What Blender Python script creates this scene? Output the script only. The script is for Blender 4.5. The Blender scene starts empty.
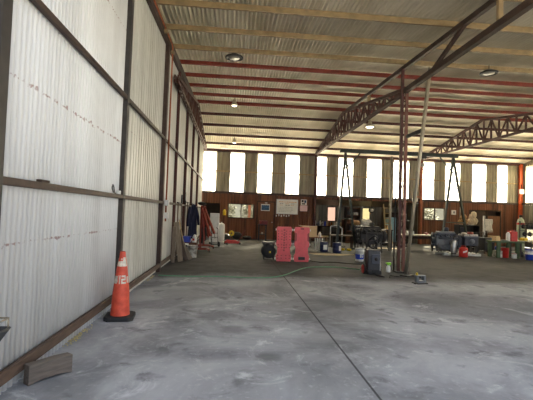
import bpy, math, random
from mathutils import Vector, Matrix
random.seed(7)
S = bpy.context.scene
C = S.collection
PI = math.pi

# ------------------------------------------------------------------ materials
def lin(c):
    return tuple(((v/255.)/12.92 if v/255. <= .04045 else ((v/255.+.055)/1.055)**2.4) for v in c)

def mat(name, col, rough=.6, metal=0., var=.25, scale=6., bump=0., col2=None, stretch=None, spec=.5, detail=6.):
    m = bpy.data.materials.new(name); m.use_nodes = True
    nt = m.node_tree; N = nt.nodes; L = nt.links
    b = N['Principled BSDF']
    b.inputs['Roughness'].default_value = rough; b.inputs['Metallic'].default_value = metal
    b.inputs['Specular IOR Level'].default_value = spec
    a = lin(col); d = lin(col2) if col2 else tuple(v*(1-var) for v in a)
    tc = N.new('ShaderNodeTexCoord'); mp = N.new('ShaderNodeMapping')
    mp.inputs['Scale'].default_value = stretch or (1, 1, 1)
    L.new(tc.outputs['Object'], mp.inputs['Vector'])
    nz = N.new('ShaderNodeTexNoise'); nz.inputs['Scale'].default_value = scale; nz.inputs['Detail'].default_value = detail
    L.new(mp.outputs['Vector'], nz.inputs['Vector'])
    rp = N.new('ShaderNodeValToRGB')
    rp.color_ramp.elements[0].position = .35; rp.color_ramp.elements[1].position = .65
    rp.color_ramp.elements[0].color = (*d, 1); rp.color_ramp.elements[1].color = (*a, 1)
    L.new(nz.outputs['Fac'], rp.inputs['Fac']); L.new(rp.outputs['Color'], b.inputs['Base Color'])
    if bump:
        bp = N.new('ShaderNodeBump'); bp.inputs['Strength'].default_value = bump; bp.inputs['Distance'].default_value = .02
        L.new(nz.outputs['Fac'], bp.inputs['Height']); L.new(bp.outputs['Normal'], b.inputs['Normal'])
    return m

def translucent(name, col, clear=.25, tcol=None):
    m = bpy.data.materials.new(name); m.use_nodes = True
    nt = m.node_tree; N = nt.nodes; L = nt.links
    N.remove(N['Principled BSDF']); out = N['Material Output']
    t = N.new('ShaderNodeBsdfTranslucent'); t.inputs['Color'].default_value = (*lin(col), 1)
    g = N.new('ShaderNodeBsdfTransparent'); g.inputs['Color'].default_value = (*lin(tcol or col), 1)
    mx = N.new('ShaderNodeMixShader')
    nz = N.new('ShaderNodeTexNoise'); nz.inputs['Scale'].default_value = 2.5
    tc = N.new('ShaderNodeTexCoord'); L.new(tc.outputs['Object'], nz.inputs['Vector'])
    mr = N.new('ShaderNodeMapRange'); mr.inputs['To Min'].default_value = clear*.8; mr.inputs['To Max'].default_value = clear*1.2
    L.new(nz.outputs['Fac'], mr.inputs['Value']); L.new(mr.outputs['Result'], mx.inputs['Fac'])
    L.new(t.outputs[0], mx.inputs[1]); L.new(g.outputs[0], mx.inputs[2]); L.new(mx.outputs[0], out.inputs['Surface'])
    return m

def emit_mat(name, col, st):
    m = bpy.data.materials.new(name); m.use_nodes = True
    b = m.node_tree.nodes['Principled BSDF']
    b.inputs['Base Color'].default_value = (*lin(col), 1)
    b.inputs['Emission Color'].default_value = (*lin(col), 1); b.inputs['Emission Strength'].default_value = st
    return m

def floor_mat():
    m = bpy.data.materials.new('stained_shaded_concrete'); m.use_nodes = True
    nt = m.node_tree; N = nt.nodes; L = nt.links; b = N['Principled BSDF']
    geo = N.new('ShaderNodeNewGeometry'); sep = N.new('ShaderNodeSeparateXYZ'); L.new(geo.outputs['Position'], sep.inputs[0])
    def noise(scale, detail=6, dist=0., rough=.55):
        n = N.new('ShaderNodeTexNoise'); n.inputs['Scale'].default_value = scale; n.inputs['Detail'].default_value = detail
        n.inputs['Distortion'].default_value = dist; n.inputs['Roughness'].default_value = rough
        L.new(geo.outputs['Position'], n.inputs['Vector']); return n.outputs['Fac']
    def mth(op, a, c=None, clamp=False):
        n = N.new('ShaderNodeMath'); n.operation = op; n.use_clamp = clamp
        for i, v in enumerate((a, c)):
            if v is None: continue
            if isinstance(v, (int, float)): n.inputs[i].default_value = v
            else: L.new(v, n.inputs[i])
        return n.outputs[0]
    def rng(v, a, c, lo=0., hi=1.):
        n = N.new('ShaderNodeMapRange'); n.interpolation_type = 'SMOOTHSTEP'
        n.inputs['From Min'].default_value = a; n.inputs['From Max'].default_value = c
        n.inputs['To Min'].default_value = lo; n.inputs['To Max'].default_value = hi
        L.new(v, n.inputs['Value']); return n.outputs['Result']
    def mix(f, a, c):
        n = N.new('ShaderNodeMix'); n.data_type = 'RGBA'; L.new(f, n.inputs[0])
        for i, v in ((6, a), (7, c)):
            if isinstance(v, tuple): n.inputs[i].default_value = (*v, 1)
            else: L.new(v, n.inputs[i])
        return n.outputs[2]
    X, Y = sep.outputs['X'], sep.outputs['Y']
    n1 = noise(.55, 8, .6, .62); n2 = noise(2.2, 8, .4, .6); n3 = noise(14, 6)
    col = mix(rng(n1, .38, .62), lin((126, 127, 132)), lin((166, 167, 172)))
    col = mix(rng(n2, .54, .70, 0, .8), col, lin((102, 101, 104)))
    col = mix(rng(n3, .55, .8, 0, .35), col, lin((210, 210, 212)))
    # scuffed pale wear marks
    col = mix(rng(noise(1.1, 10, 1.8, .72), .54, .68, 0, .6), col, lin((208, 209, 213)))
    # oil darkened area beyond the washed apron, ragged edge, deepened by painted shade
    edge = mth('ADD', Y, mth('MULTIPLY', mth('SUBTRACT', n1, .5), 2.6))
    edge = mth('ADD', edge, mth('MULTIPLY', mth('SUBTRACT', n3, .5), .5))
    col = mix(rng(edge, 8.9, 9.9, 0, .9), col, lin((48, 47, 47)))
    # separate oil stains
    for cx, cy, rx, ry, s in ((-.2, 5.9, .3, .28, .7), (.05, 5.2, .2, .16, .6), (1.7, 6.3, .75, .9, .6), (.45, 4.2, .14, .12, .7), (1.2, 4.75, .35, .4, .45),
                              (-.8, 7.4, .6, .5, .4), (3.9, 7.3, .8, .5, .45), (5.6, 6.6, .9, .5, .35), (-.9, 4.6, .25, .3, .4), (2.9, 4.5, .5, .35, .3), (4.4, 9.6, .7, .5, .6), (.6, 7.9, .7, .4, .4)):
        dx = mth('POWER', mth('DIVIDE', mth('SUBTRACT', X, cx), rx), 2.); dy = mth('POWER', mth('DIVIDE', mth('SUBTRACT', Y, cy), ry), 2.)
        dd = mth('ADD', mth('ADD', dx, dy), mth('MULTIPLY', mth('SUBTRACT', n2, .5), 5.))
        col = mix(rng(dd, 0., 1.8, s*.75, 0), col, lin((70, 68, 68)))
    # saw cut joints
    for ax, pos in ((X, 1.31), (X, 7.3), (X, -4.7), (Y, 5.66), (Y, 11.2), (Y, 17.)):
        w = .011 if ax is X else .006
        col = mix(rng(mth('ABSOLUTE', mth('SUBTRACT', ax, pos)), w*.6, w*1.5, .85 if ax is X else .5, 0), col, lin((48, 46, 46)))
    L.new(col, b.inputs['Base Color'])
    L.new(rng(n2, .3, .7, .75, .95), b.inputs['Roughness']); b.inputs['Specular IOR Level'].default_value = .2
    bp = N.new('ShaderNodeBump'); bp.inputs['Strength'].default_value = .25; bp.inputs['Distance'].default_value = .01
    L.new(n3, bp.inputs['Height']); L.new(bp.outputs['Normal'], b.inputs['Normal'])
    return m

def sheet_mat(name, col, col2, rust_rows=(), rough=.5, metal=0., streak=(5, 5, .5), rust=.6):
    """painted steel sheet with faint vertical streaks and rust spots along the fixing rows"""
    m = mat(name, col, rough, metal, scale=1., col2=col2, stretch=streak)
    nt = m.node_tree; N = nt.nodes; L = nt.links; b = N['Principled BSDF']
    src = b.inputs['Base Color'].links[0].from_socket
    geo = N.new('ShaderNodeNewGeometry'); sep = N.new('ShaderNodeSeparateXYZ'); L.new(geo.outputs['Position'], sep.inputs[0])
    nz = N.new('ShaderNodeTexNoise'); nz.inputs['Scale'].default_value = 17; nz.inputs['Detail'].default_value = 3
    L.new(geo.outputs['Position'], nz.inputs['Vector'])
    for z, w in rust_rows:
        s = N.new('ShaderNodeMath'); s.operation = 'SUBTRACT'; L.new(sep.outputs['Z'], s.inputs[0]); s.inputs[1].default_value = z
        a = N.new('ShaderNodeMath'); a.operation = 'ABSOLUTE'; L.new(s.outputs[0], a.inputs[0])
        r = N.new('ShaderNodeMapRange'); r.inputs['From Min'].default_value = 0; r.inputs['From Max'].default_value = w
        r.inputs['To Min'].default_value = .30; r.inputs['To Max'].default_value = -.3; L.new(a.outputs[0], r.inputs['Value'])
        ad = N.new('ShaderNodeMath'); ad.operation = 'ADD'; L.new(nz.outputs['Fac'], ad.inputs[0]); L.new(r.outputs['Result'], ad.inputs[1])
        r2 = N.new('ShaderNodeMapRange'); r2.inputs['From Min'].default_value = .76; r2.inputs['From Max'].default_value = .86
        r2.inputs['To Min'].default_value = 0; r2.inputs['To Max'].default_value = rust; L.new(ad.outputs[0], r2.inputs['Value'])
        mx = N.new('ShaderNodeMix'); mx.data_type = 'RGBA'; L.new(r2.outputs['Result'], mx.inputs[0]); L.new(src, mx.inputs[6])
        mx.inputs[7].default_value = (*lin((118, 58, 42)), 1); src = mx.outputs[2]
    L.new(src, b.inputs['Base Color'])
    return m

M = {}
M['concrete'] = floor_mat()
M['wood_light'] = mat('bleached_timber', (142, 128, 110), .8, 0, .35, 5, .3, stretch=(8, 8, 1))
M['wood_mid'] = mat('grey_brown_timber', (92, 78, 68), .8, 0, .4, 5, .3, stretch=(8, 8, 1))
M['faded_red'] = mat('faded_red_oxide', (124, 76, 62), .6, .1, .35, 3, stretch=(1, 1, .5))
M['rust_orange'] = mat('rusty_orange_paint', (160, 88, 56), .6, .1, .3, 7)
M['white_sheet'] = sheet_mat('white_painted_sheet', (228, 229, 229), (206, 206, 205), ((2.60, .11), (1.22, .09), (4.4, .07)), rough=.5, rust=.7, streak=(1.2, 3, .35))
M['grey_sheet'] = sheet_mat('weathered_grey_sheet', (198, 198, 193), (174, 173, 167), ((2.9, .04),), streak=(3, 3, .2), rust=.4)
M['old_sheet'] = sheet_mat('old_grey_wall_sheet', (150, 143, 124), (106, 99, 83), (), streak=(6, 6, .5))
M['brown_sheet'] = sheet_mat('rusty_brown_wall_sheet', (124, 74, 46), (76, 44, 27), (), .7, streak=(7, 7, .5))
M['roof_sheet'] = sheet_mat('galvanised_roof_sheet', (224, 216, 198), (192, 182, 160), (), .4, .25, streak=(1.2, .35, 1.))
M['steel_dark'] = mat('dark_grey_steel', (62, 58, 56), .6, .2, .3, 9)
M['steel_brown'] = mat('brown_primed_steel', (66, 48, 41), .65, .1, .35, 8)
M['red_steel'] = mat('red_oxide_steel', (122, 45, 31), .6, .1, .35, 7)
M['dark_red'] = mat('dark_red_oxide', (72, 33, 28), .65, .1, .35, 7)
M['tan_steel'] = mat('galvanised_tan_steel', (150, 128, 94), .55, .2, .3, 6)
M['orange'] = mat('orange_paint', (206, 86, 36), .5, 0, .25, 9)
M['hoist_red'] = mat('faded_orange_red_paint', (146, 50, 35), .55, 0, .4, 9)
M['cone_orange'] = mat('sunfaded_cone_orange', (222, 88, 62), .55, 0, .25, 11, col2=(190, 66, 46))
M['cone_white'] = mat('worn_white_tape', (226, 216, 200), .6, 0, .3, 25)
M['rubber'] = mat('black_rubber', (38, 38, 40), .75, 0, .3, 12)
M['black'] = mat('black_plastic', (20, 20, 22), .5, 0, .3, 9)
M['charcoal'] = mat('charcoal_plastic', (38, 39, 45), .5, 0, .25, 9)
M['wood_grey'] = mat('weathered_timber', (122, 108, 94), .8, 0, .4, 5, .3, stretch=(8, 8, 1))
M['wood_rail'] = mat('weathered_brown_rail', (96, 76, 64), .8, 0, .4, 5, .3, stretch=(6, 1, 6))
M['wood_block'] = mat('grey_brown_timber_block', (112, 102, 94), .85, 0, .35, 6, .4, stretch=(1, 4, 6))
M['wood_brown'] = mat('brown_board', (116, 72, 44), .7, 0, .35, 4, stretch=(6, 6, .8))
M['wood_dark'] = mat('dark_board', (58, 40, 28), .75, 0, .35, 4, stretch=(6, 6, .8))
M['wood_pale'] = mat('pale_timber', (190, 165, 120), .75, 0, .25, 6)
M['navy'] = mat('navy_cloth', (17, 22, 52), .9, 0, .4, 5)
M['blue'] = mat('blue_plastic', (36, 62, 170), .45, 0, .25, 8)
M['drum_blue'] = mat('blue_drum_paint', (28, 40, 84), .45, .1, .3, 8)
M['white'] = mat('white_plastic', (226, 226, 222), .5, 0, .12, 8)
M['dirty_white'] = mat('grubby_white_plastic', (216, 212, 202), .6, 0, .55, 9, col2=(120, 112, 100))
M['white_paint'] = mat('white_enamel', (214, 214, 210), .4, 0, .15, 5)
M['pink'] = mat('faded_red_plastic', (222, 92, 98), .5, 0, .16, 7)
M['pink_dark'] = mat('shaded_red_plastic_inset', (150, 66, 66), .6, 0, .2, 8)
M['red'] = mat('red_paint', (190, 36, 30), .45, 0, .25, 8)
M['red_dark'] = mat('maroon_paint', (110, 28, 32), .5, 0, .3, 8)
M['yellow'] = mat('yellow_plastic', (224, 190, 40), .5, 0, .2, 8)
M['green'] = mat('dark_green_paint', (26, 37, 29), .55, .1, .35, 8)
M['bench_green'] = mat('bench_green_paint', (70, 92, 58), .6, 0, .35, 8)
M['lime'] = mat('lime_plastic', (140, 220, 50), .45, 0, .12, 8)
M['hose'] = mat('green_hose_rubber', (98, 158, 126), .5, 0, .15, 8)
M['grey_metal'] = mat('grey_painted_metal', (112, 116, 122), .5, .2, .35, 7)
M['slate'] = mat('slate_grey_casting', (66, 70, 82), .55, .2, .3, 7)
M['dark_iron'] = mat('oily_dark_iron', (38, 36, 36), .5, .4, .5, 9)
M['silver'] = mat('bare_aluminium', (190, 190, 188), .38, .8, .25, 8)
M['galv'] = mat('galvanised_pipe', (172, 162, 142), .5, .4, .3, 6, stretch=(4, 4, 1))
M['card'] = mat('cardboard', (206, 176, 132), .85, 0, .12, 6)
M['pale_card_patch'] = mat('pale_card_and_floor_patch', (214, 196, 166), .9, 0, .25, 4)
M['paleblue'] = mat('pale_blue_enamel', (150, 196, 208), .5, 0, .2, 5)
M['amber'] = mat('amber_glass', (150, 86, 30), .25, 0, .2, 8)
M['cloth_white'] = mat('creased_white_cloth', (226, 218, 200), .9, 0, .25, 16)
M['tan_cloth'] = mat('tan_canvas', (176, 134, 88), .9, 0, .4, 8)
M['board_white'] = mat('whiteboard_film', (206, 204, 196), .35, 0, .1, 3)
M['paper'] = mat('paper', (224, 220, 214), .8, 0, .08, 5)
M['paper_pink'] = mat('pinkish_paper', (220, 186, 190), .8, 0, .1, 6)
M['poster_blue'] = mat('blue_picture_print', (52, 104, 146), .6, 0, .5, 12, col2=(24, 44, 66))
M['ink'] = mat('grey_marker_ink', (120, 118, 112), .6, 0, .2, 9)
M['ink_orange'] = mat('orange_marker_ink', (206, 146, 84), .6, 0, .2, 9)
M['leaf_a'] = mat('sunny_leaf', (104, 106, 34), .6, 0, .4, 3)
M['leaf_b'] = mat('green_leaf', (58, 74, 26), .6, 0, .4, 3)
M['bark'] = mat('bark', (96, 74, 56), .9, 0, .4, 9)
M['grass'] = mat('dry_grass_ground', (150, 144, 128), .95, 0, .35, .7)
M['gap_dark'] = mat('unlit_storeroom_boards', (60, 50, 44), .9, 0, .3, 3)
M['panel'] = translucent('fibreglass_sheet', (244, 236, 212), .05)
M['panel_pink'] = translucent('pinkish_window_film', (128, 116, 110), .05)
M['clear'] = translucent('dusty_window_glass', (50, 48, 40), .8, (200, 198, 186))
M['lamp_glow'] = emit_mat('lamp_lens_lit', (255, 244, 214), 2.5)
M['lens'] = mat('unlit_lamp_lens', (150, 146, 138), .3, 0, .2, 8)

# ------------------------------------------------------------------ mesh builder
class MB:
    def __init__(s): s.v = []; s.f = []; s.sm = []; s.mi = []
    def add(s, vs, fs, smooth=False, mi=0):
        o = len(s.v); s.v += [tuple(v) for v in vs]
        for f in fs: s.f.append(tuple(o+i for i in f)); s.sm.append(smooth); s.mi.append(mi)
        return s
    def box(s, c, d, rz=0, rot=None, taper=1., mi=0):
        vs = []
        R = rot or Matrix.Rotation(rz, 3, 'Z')
        for z in (-.5, .5):
            k = taper if z > 0 else 1.
            for x, y in ((-.5, -.5), (.5, -.5), (.5, .5), (-.5, .5)):
                vs.append(Vector(c) + R @ Vector((x*d[0]*k, y*d[1]*k, z*d[2])))
        return s.add(vs, [(3, 2, 1, 0), (4, 5, 6, 7), (0, 1, 5, 4), (1, 2, 6, 5), (2, 3, 7, 6), (3, 0, 4, 7)], mi=mi)
    def bar(s, p, q, w, h, up=(0, 0, 1), mi=0):
        p = Vector(p); q = Vector(q); d = (q-p); l = d.length; d.normalize()
        u = Vector(up)
        if abs(d.dot(u)) > .98: u = Vector((0, 1, 0))
        a = d.cross(u).normalized(); b = a.cross(d).normalized()
        vs = [e + a*(x*w/2) + b*(z*h/2) for e in (p, q) for x, z in ((-1, -1), (1, -1), (1, 1), (-1, 1))]
        return s.add(vs, [(0, 1, 2, 3), (7, 6, 5, 4), (0, 4, 5, 1), (1, 5, 6, 2), (2, 6, 7, 3), (3, 7, 4, 0)], mi=mi)
    def tube(s, pts, r, n=8, caps=True, mi=0):
        pts = [Vector(p) for p in pts]; rs = r if isinstance(r, (list, tuple)) else [r]*len(pts)
        t0 = (pts[1]-pts[0]).normalized(); u = t0.orthogonal().normalized(); vs = []
        for i, p in enumerate(pts):
            t = ((pts[min(i+1, len(pts)-1)]-pts[max(i-1, 0)])).normalized()
            u = (u - t*u.dot(t)).normalized(); w = t.cross(u)
            for k in range(n):
                a = 2*PI*k/n; vs.append(p + (u*math.cos(a)+w*math.sin(a))*rs[i])
        fs = [(i*n+k, i*n+(k+1) % n, (i+1)*n+(k+1) % n, (i+1)*n+k) for i in range(len(pts)-1) for k in range(n)]
        s.add(vs, fs, True, mi)
        if caps:
            o = len(s.v)-len(vs)
            for i in (0, len(pts)-1):
                ring = tuple(o+i*n+k for k in range(n)); s.f.append(ring[::-1] if i == 0 else ring); s.sm.append(False); s.mi.append(mi)
        return s
    def lathe(s, prof, c=(0, 0, 0), n=24, axis='z', smooth=True, mi=0):
        vs = []
        for r, z in prof:
            for k in range(n):
                a = 2*PI*k/n; x, y = r*math.cos(a), r*math.sin(a)
                p = (x, y, z) if axis == 'z' else ((z, x, y) if axis == 'x' else (y, z, x))
                vs.append(Vector(c)+Vector(p))
        fs = [(i*n+k, i*n+(k+1) % n, (i+1)*n+(k+1) % n, (i+1)*n+k) for i in range(len(prof)-1) for k in range(n)]
        return s.add(vs, fs, smooth, mi)
    def prism(s, poly, a, b, axis='x', mi=0):
        def P(u, v, t): return {'x': (t, u, v), 'y': (u, t, v), 'z': (u, v, t)}[axis]
        n = len(poly); vs = [P(u, v, a) for u, v in poly]+[P(u, v, b) for u, v in poly]
        fs = [tuple(range(n))[::-1], tuple(range(n, 2*n))]+[(i, (i+1) % n, n+(i+1) % n, n+i) for i in range(n)]
        return s.add(vs, fs, mi=mi)
    def ell(s, c, d, n=12, m=8, mi=0, rough=0.):
        vs = []; rr = random.Random(len(s.v)+3); ph = d[0]*37
        for j in range(m+1):
            t = PI*j/m
            for k in range(n):
                a = 2*PI*k/n; q = 1+rough*(.35*(rr.random()-.5)+.55*math.sin(3*a+2.3*t+ph)*math.sin(2*t+1)+.45*math.cos(5*a-3*t+2*ph))*math.sin(t)
                vs.append((c[0]+d[0]*math.sin(t)*math.cos(a)*q, c[1]+d[1]*math.sin(t)*math.sin(a)*q, c[2]+d[2]*math.cos(t)*q))
        fs = [(j*n+k, (j+1)*n+k, (j+1)*n+(k+1) % n, j*n+(k+1) % n) for j in range(m) for k in range(n)]
        return s.add(vs, fs, True, mi)
    def build(s, name, mats, parent=None, bevel=0., loc=None, label=None, solid=0.):
        me = bpy.data.meshes.new(name); me.from_pydata(s.v, [], s.f)
        me.polygons.foreach_set('use_smooth', s.sm)
        me.polygons.foreach_set('material_index', s.mi)
        for m in (mats if isinstance(mats, (list, tuple)) else [mats]): me.materials.append(m)
        me.update()
        o = bpy.data.objects.new(name, me); C.objects.link(o)
        if parent: o.parent = parent
        if loc: o.location = loc
        if solid:
            md = o.modifiers.new('Thickness', 'SOLIDIFY'); md.thickness = solid; md.offset = 0
        if bevel:
            md = o.modifiers.new('Bevel', 'BEVEL'); md.width = bevel; md.segments = 2; md.limit_method = 'ANGLE'; md.angle_limit = .7
        if label: o['label'] = label
        return o

def tag(o, label, cat, group=None):
    o['label'] = label; o['category'] = cat
    if group: o['group'] = group
    return o
def thing(name, label, cat, loc=(0, 0, 0), rz=0, group=None):
    o = bpy.data.objects.new(name, None); C.objects.link(o); o.location = loc; o.rotation_euler = (0, 0, rz)
    o.empty_display_size = .1
    return tag(o, label, cat, group)
def struct(o):
    o['kind'] = 'structure'; return o
def dup(root, loc, rz=0, label=None, group=None, scale=None):
    def cp(o, parent):
        c = o.copy(); C.objects.link(c); c.parent = parent
        for ch in list(o.children): cp(ch, c)
        return c
    r = cp(root, None); r.location = loc; r.rotation_euler = (0, 0, rz)
    if label: r['label'] = label
    if group: r['group'] = group
    if scale: r.scale = scale
    return r

XL, XR, D, EAVE, YF = -1.86, 17.95, 22.92, 5.15, 3.05
LEDGE = 2.68

# ================================================================== SETTING
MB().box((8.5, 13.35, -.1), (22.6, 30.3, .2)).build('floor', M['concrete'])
struct(bpy.data.objects['floor'])
g = MB().box((8, 10, -.27), (140, 140, .3)).build('ground', M['grass']); struct(g)

def roofz(y):      # underside of the roof sheet
    return 6.40 - (17.0-y)*.045 if y <= 17 else 6.40-(y-17.0)*.205
def corrugated_roof():
    b = MB(); pitch = .1; seg = 8; amp = .036
    n = int((XR+.3-(XL-.15))/pitch*seg); ys = [YF-.25, 10, 17.0, D+.25]; vs = []
    for y in ys:
        for i in range(n+1):
            x = XL-.15+i*pitch/seg; vs.append((x, y, roofz(y)+amp*(1+math.cos(2*PI*i/seg))))
    fs = [(j*(n+1)+i, j*(n+1)+i+1, (j+1)*(n+1)+i+1, (j+1)*(n+1)+i) for j in range(len(ys)-1) for i in range(n)]
    b.add(vs, fs, False)
    b.sm = [True]*len(b.f)
    return b
o = corrugated_roof().build('ceiling', M['roof_sheet'], solid=.002); struct(o)

# left wall: ribbed white sheets in the first bay, flatter grey sheets beyond
def ribs(y0, y1, z0, z1, pitch, prof, x):
    """vertical ribbed sheet in the plane x; prof = list of (fraction of pitch, offset)"""
    b = MB(); ys = []; y = y0
    while y < y1:
        for fr, off in prof:
            if y+fr*pitch <= y1: ys.append((y+fr*pitch, off))
        y += pitch
    vs = []; zs = [z0, z1(y0) if callable(z1) else z1]
    for yy, off in ys: vs += [(x+off, yy, z0), (x+off, yy, z1(yy) if callable(z1) else z1)]
    fs = [(2*i, 2*i+2, 2*i+3, 2*i+1) for i in range(len(ys)-1)]
    return b.add(vs, fs)
sine = [(0, 0), (.12, .002), (.19, .016), (.25, .028), (.33, .033), (.50, .036), (.67, .033), (.75, .028), (.81, .016), (.88, .002)]
b = ribs(.6, 6.48, .006, lambda y: roofz(max(y, YF))-.02, .08, sine, XL+.005); b.sm = [True]*len(b.f)
b2 = ribs(6.48, D, .006, lambda y: roofz(y)-.02, .38, [(0, 0), (.42, .0), (.46, .014), (.54, .014), (.58, 0), (.7, .002), (.97, 0), (.985, .01)], XL+.005)
b.add(b2.v, b2.f, mi=1)
struct(b.build('wall_left', [M['white_sheet'], M['grey_sheet']], solid=.002))
struct(MB().box((XL+.075, (YF+D)/2-.6, .165), (.05, D-YF+1.6, .10)).build('baseboard_left', M['wood_rail'], bevel=.005))

# back wall, lower cladding (ribbed brown sheet) and upper cladding with translucent strips
def xribs(b, x0, x1, z0, z1, y, pitch=.15, depth=.02, mi=0):
    xs = []; x = math.floor(x0/pitch)*pitch
    while x < x1:
        for fr, off in ((0, 0), (.55, 0), (.65, -depth), (.9, -depth)):
            q = x+fr*pitch
            if x0 < q < x1: xs.append((q, off))
        x += pitch
    xs = [(x0, xs[0][1])]+xs+[(x1, xs[-1][1])]
    vs = []
    for q, off in xs: vs += [(q, y+off, z0), (q, y+off, z1)]
    b.add(vs, [(2*i, 2*i+2, 2*i+3, 2*i+1) for i in range(len(xs)-1)], mi=mi)
bw = MB()
def low(x0, x1, z0, z1): xribs(bw, x0, x1, z0, z1, D)
LZ = LEDGE-.06
DW = (-1.84, -.78, 2.04)                 # dark doorway on the left
WA = (-.30, 1.20, 1.22, 2.03)            # window in the first bay
OP = (4.92, 11.28, 2.50)                 # open lean-to bay
W3 = (11.62, 12.95, 1.49, 2.22)          # window in the third bay
D3 = (14.55, 16.60, 2.20)                # opening of the right door
low(XL-.05, DW[0], 0, LZ); low(DW[0], DW[1], DW[2], LZ); low(DW[1], WA[0], 0, LZ)
low(WA[0], WA[1], 0, WA[2]); low(WA[0], WA[1], WA[3], LZ); low(WA[1], OP[0], 0, LZ)
low(OP[0], OP[1], OP[2], LZ); low(OP[1], W3[0], 0, LZ)
low(W3[0], W3[1], 0, W3[2]); low(W3[0], W3[1], W3[3], LZ); low(W3[1], D3[0], 0, LZ)
low(D3[0], D3[1], D3[2], LZ); low(D3[1], XR, 0, LZ)
PAN = [(-1.82, -1.1), (-.25, .56), (1.37, 2.2), (3.04, 3.83), (4.95, 5.5), (6.24, 7.12), (8.02, 8.88), (9.68, 10.63), (11.48, 12.24), (13.0, 13.92), (14.74, 15.62), (16.4, 17.02)]
edges = [XL-.05]+[v for p in PAN for v in p]+[XR]
for i in range(0, len(edges), 2):
    xribs(bw, edges[i], edges[i+1], LZ, EAVE, D, .19, .025, 1)
struct(bw.build('wall_back', [M['brown_sheet'], M['old_sheet']], solid=.003))
for i, (x0, x1) in enumerate(PAN):
    b = MB(); xribs(b, x0, x1, LZ, EAVE, D+.01, .19, .025)
    struct(b.build('window_%d' % (i+1), M['panel']))
t = MB().box((8.0, D-.06, LEDGE), (19.9, .12, .12)).build('trim_1', M['steel_brown'], bevel=.006); struct(t)
t = MB().box((8.0, D-.05, EAVE-.02), (19.9, .1, .12)).build('trim_2', M['dark_red'], bevel=.006); struct(t)
tag(MB().box((8.0, D-.05, 3.93), (19.8, .07, .07)).build('wall_girt', M['tan_steel'], bevel=.005),
    'orange brown steel girt running across the middle of the tall translucent windows', 'girt')

# windows with frames
def win(n, x0, x1, z0, z1, y, pane, frame, mull=()):
    w = struct(MB().box(((x0+x1)/2, y+.02, (z0+z1)/2), (x1-x0, .008, z1-z0)).build('window_%d' % n, pane))
    b = MB()
    for xx in (x0, x1)+tuple(mull): b.box((xx, y, (z0+z1)/2), (.05, .07, z1-z0+.05))
    for zz in (z0, z1): b.box(((x0+x1)/2, y, zz), (x1-x0-.05, .066, .05))
    b.build('window_frame', frame, w, .004)
win(13, WA[0], WA[1], WA[2], WA[3], D, M['clear'], M['wood_dark'], (.46,))
win(14, W3[0], W3[1], W3[2], W3[3], D, M['clear'], M['steel_brown'], (12.32,))

# dark store room behind the left doorway, and lean-to behind the second bay
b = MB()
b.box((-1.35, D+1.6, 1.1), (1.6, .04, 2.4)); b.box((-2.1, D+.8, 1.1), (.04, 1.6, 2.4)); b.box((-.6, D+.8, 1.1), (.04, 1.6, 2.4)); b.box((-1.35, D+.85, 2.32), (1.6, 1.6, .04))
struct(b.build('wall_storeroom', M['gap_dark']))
LY = 26.6
b = MB()
W1 = (6.54, 7.12, 1.16, 2.14); W2 = (9.02, 9.58, 1.17, 2.16)
def lb(x0, x1, z0, z1): xribs(b, x0, x1, z0, z1, LY, .24, .015)
lb(4.7, W1[0], 0, 2.3); lb(W1[0], W1[1], 0, W1[2]); lb(W1[0], W1[1], W1[3], 2.3); lb(W1[1], W2[0], 0, 2.3)
lb(W2[0], W2[1], 0, W2[2]); lb(W2[0], W2[1], W2[3], 2.3); lb(W2[1], 11.46, 0, 2.3)
b.box((4.7, (D+LY)/2, 1.25), (.04, LY-D, 2.5)); b.box((11.46, (D+LY)/2, 1.25), (.04, LY-D, 2.5))
struct(b.build('wall_leanto', M['old_sheet'], solid=.003))
b = MB(); b.prism([(D+.03, 2.58), (LY+.1, 2.26), (LY+.1, 2.30), (D+.03, 2.62)], 4.65, 11.5)
struct(b.build('ceiling_leanto', M['tan_steel']))
win(15, W1[0], W1[1], W1[2], W1[3], LY, M['panel_pink'], M['wood_dark'])
win(16, W2[0], W2[1], W2[2], W2[3], LY, translucent('dull_window_sheet', (128, 124, 106), .05), M['wood_dark'])

# right wall with translucent strips and a low opening near the corner
b = MB(); RW = [(21.7, 22.5), (19.8, 20.6), (18.0, 18.8), (16.2, 17.0), (14.4, 15.2), (12.6, 13.4)]
RO = (19.6, 22.4, .35, 1.15)
def yr(y0, y1, z0, z1):
    q = ribs(y0, y1, z0, z1, .19, [(0, 0), (.5, 0), (.6, .025), (.9, .025)], XR)
    if len(q.v) > 2: b.add(q.v, q.f)
ed = [9.0]+[v for p in sorted(RW) for v in p]+[D]
for i in range(0, len(ed), 2): yr(ed[i], ed[i+1], LZ, lambda y: roofz(y)-.02)
for y0, y1 in RW: yr(y0, y1+.1, 5.0, lambda y: roofz(y)-.02)
yr(9.0, RO[0], .02, LZ); yr(RO[1], D, .02, LZ); yr(RO[0], RO[1]+.1, .02, RO[2]); yr(RO[0], RO[1]+.1, RO[3], LZ)
struct(b.build('wall_right', M['old_sheet'], solid=.003))
n = 17
for y0, y1 in RW:
    struct(MB().box((XR+.02, (y0+y1)/2, (LZ+5.05)/2), (.006, y1-y0+.15, 5.05-LZ+.1)).build('window_%d' % n, M['panel'])); n += 1
win_r = struct(MB().box((XR+.02, 21.0, .75), (.006, RO[1]-RO[0]+.1, .85)).build('window_%d' % n, M['clear']))
bb = MB()
for yy in (19.6, 20.5, 21.45, 22.42): bb.box((XR, yy, .75), (.07, .05, .85))
for zz in (.34, 1.16): bb.box((XR, 21.0, zz), (.066, 2.85, .05))
bb.build('window_frame', M['wood_dark'], win_r)
struct(MB().box((XR-.05, 16, LEDGE), (.1, 13.9, .12)).build('trim_3', M['steel_brown']))

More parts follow.
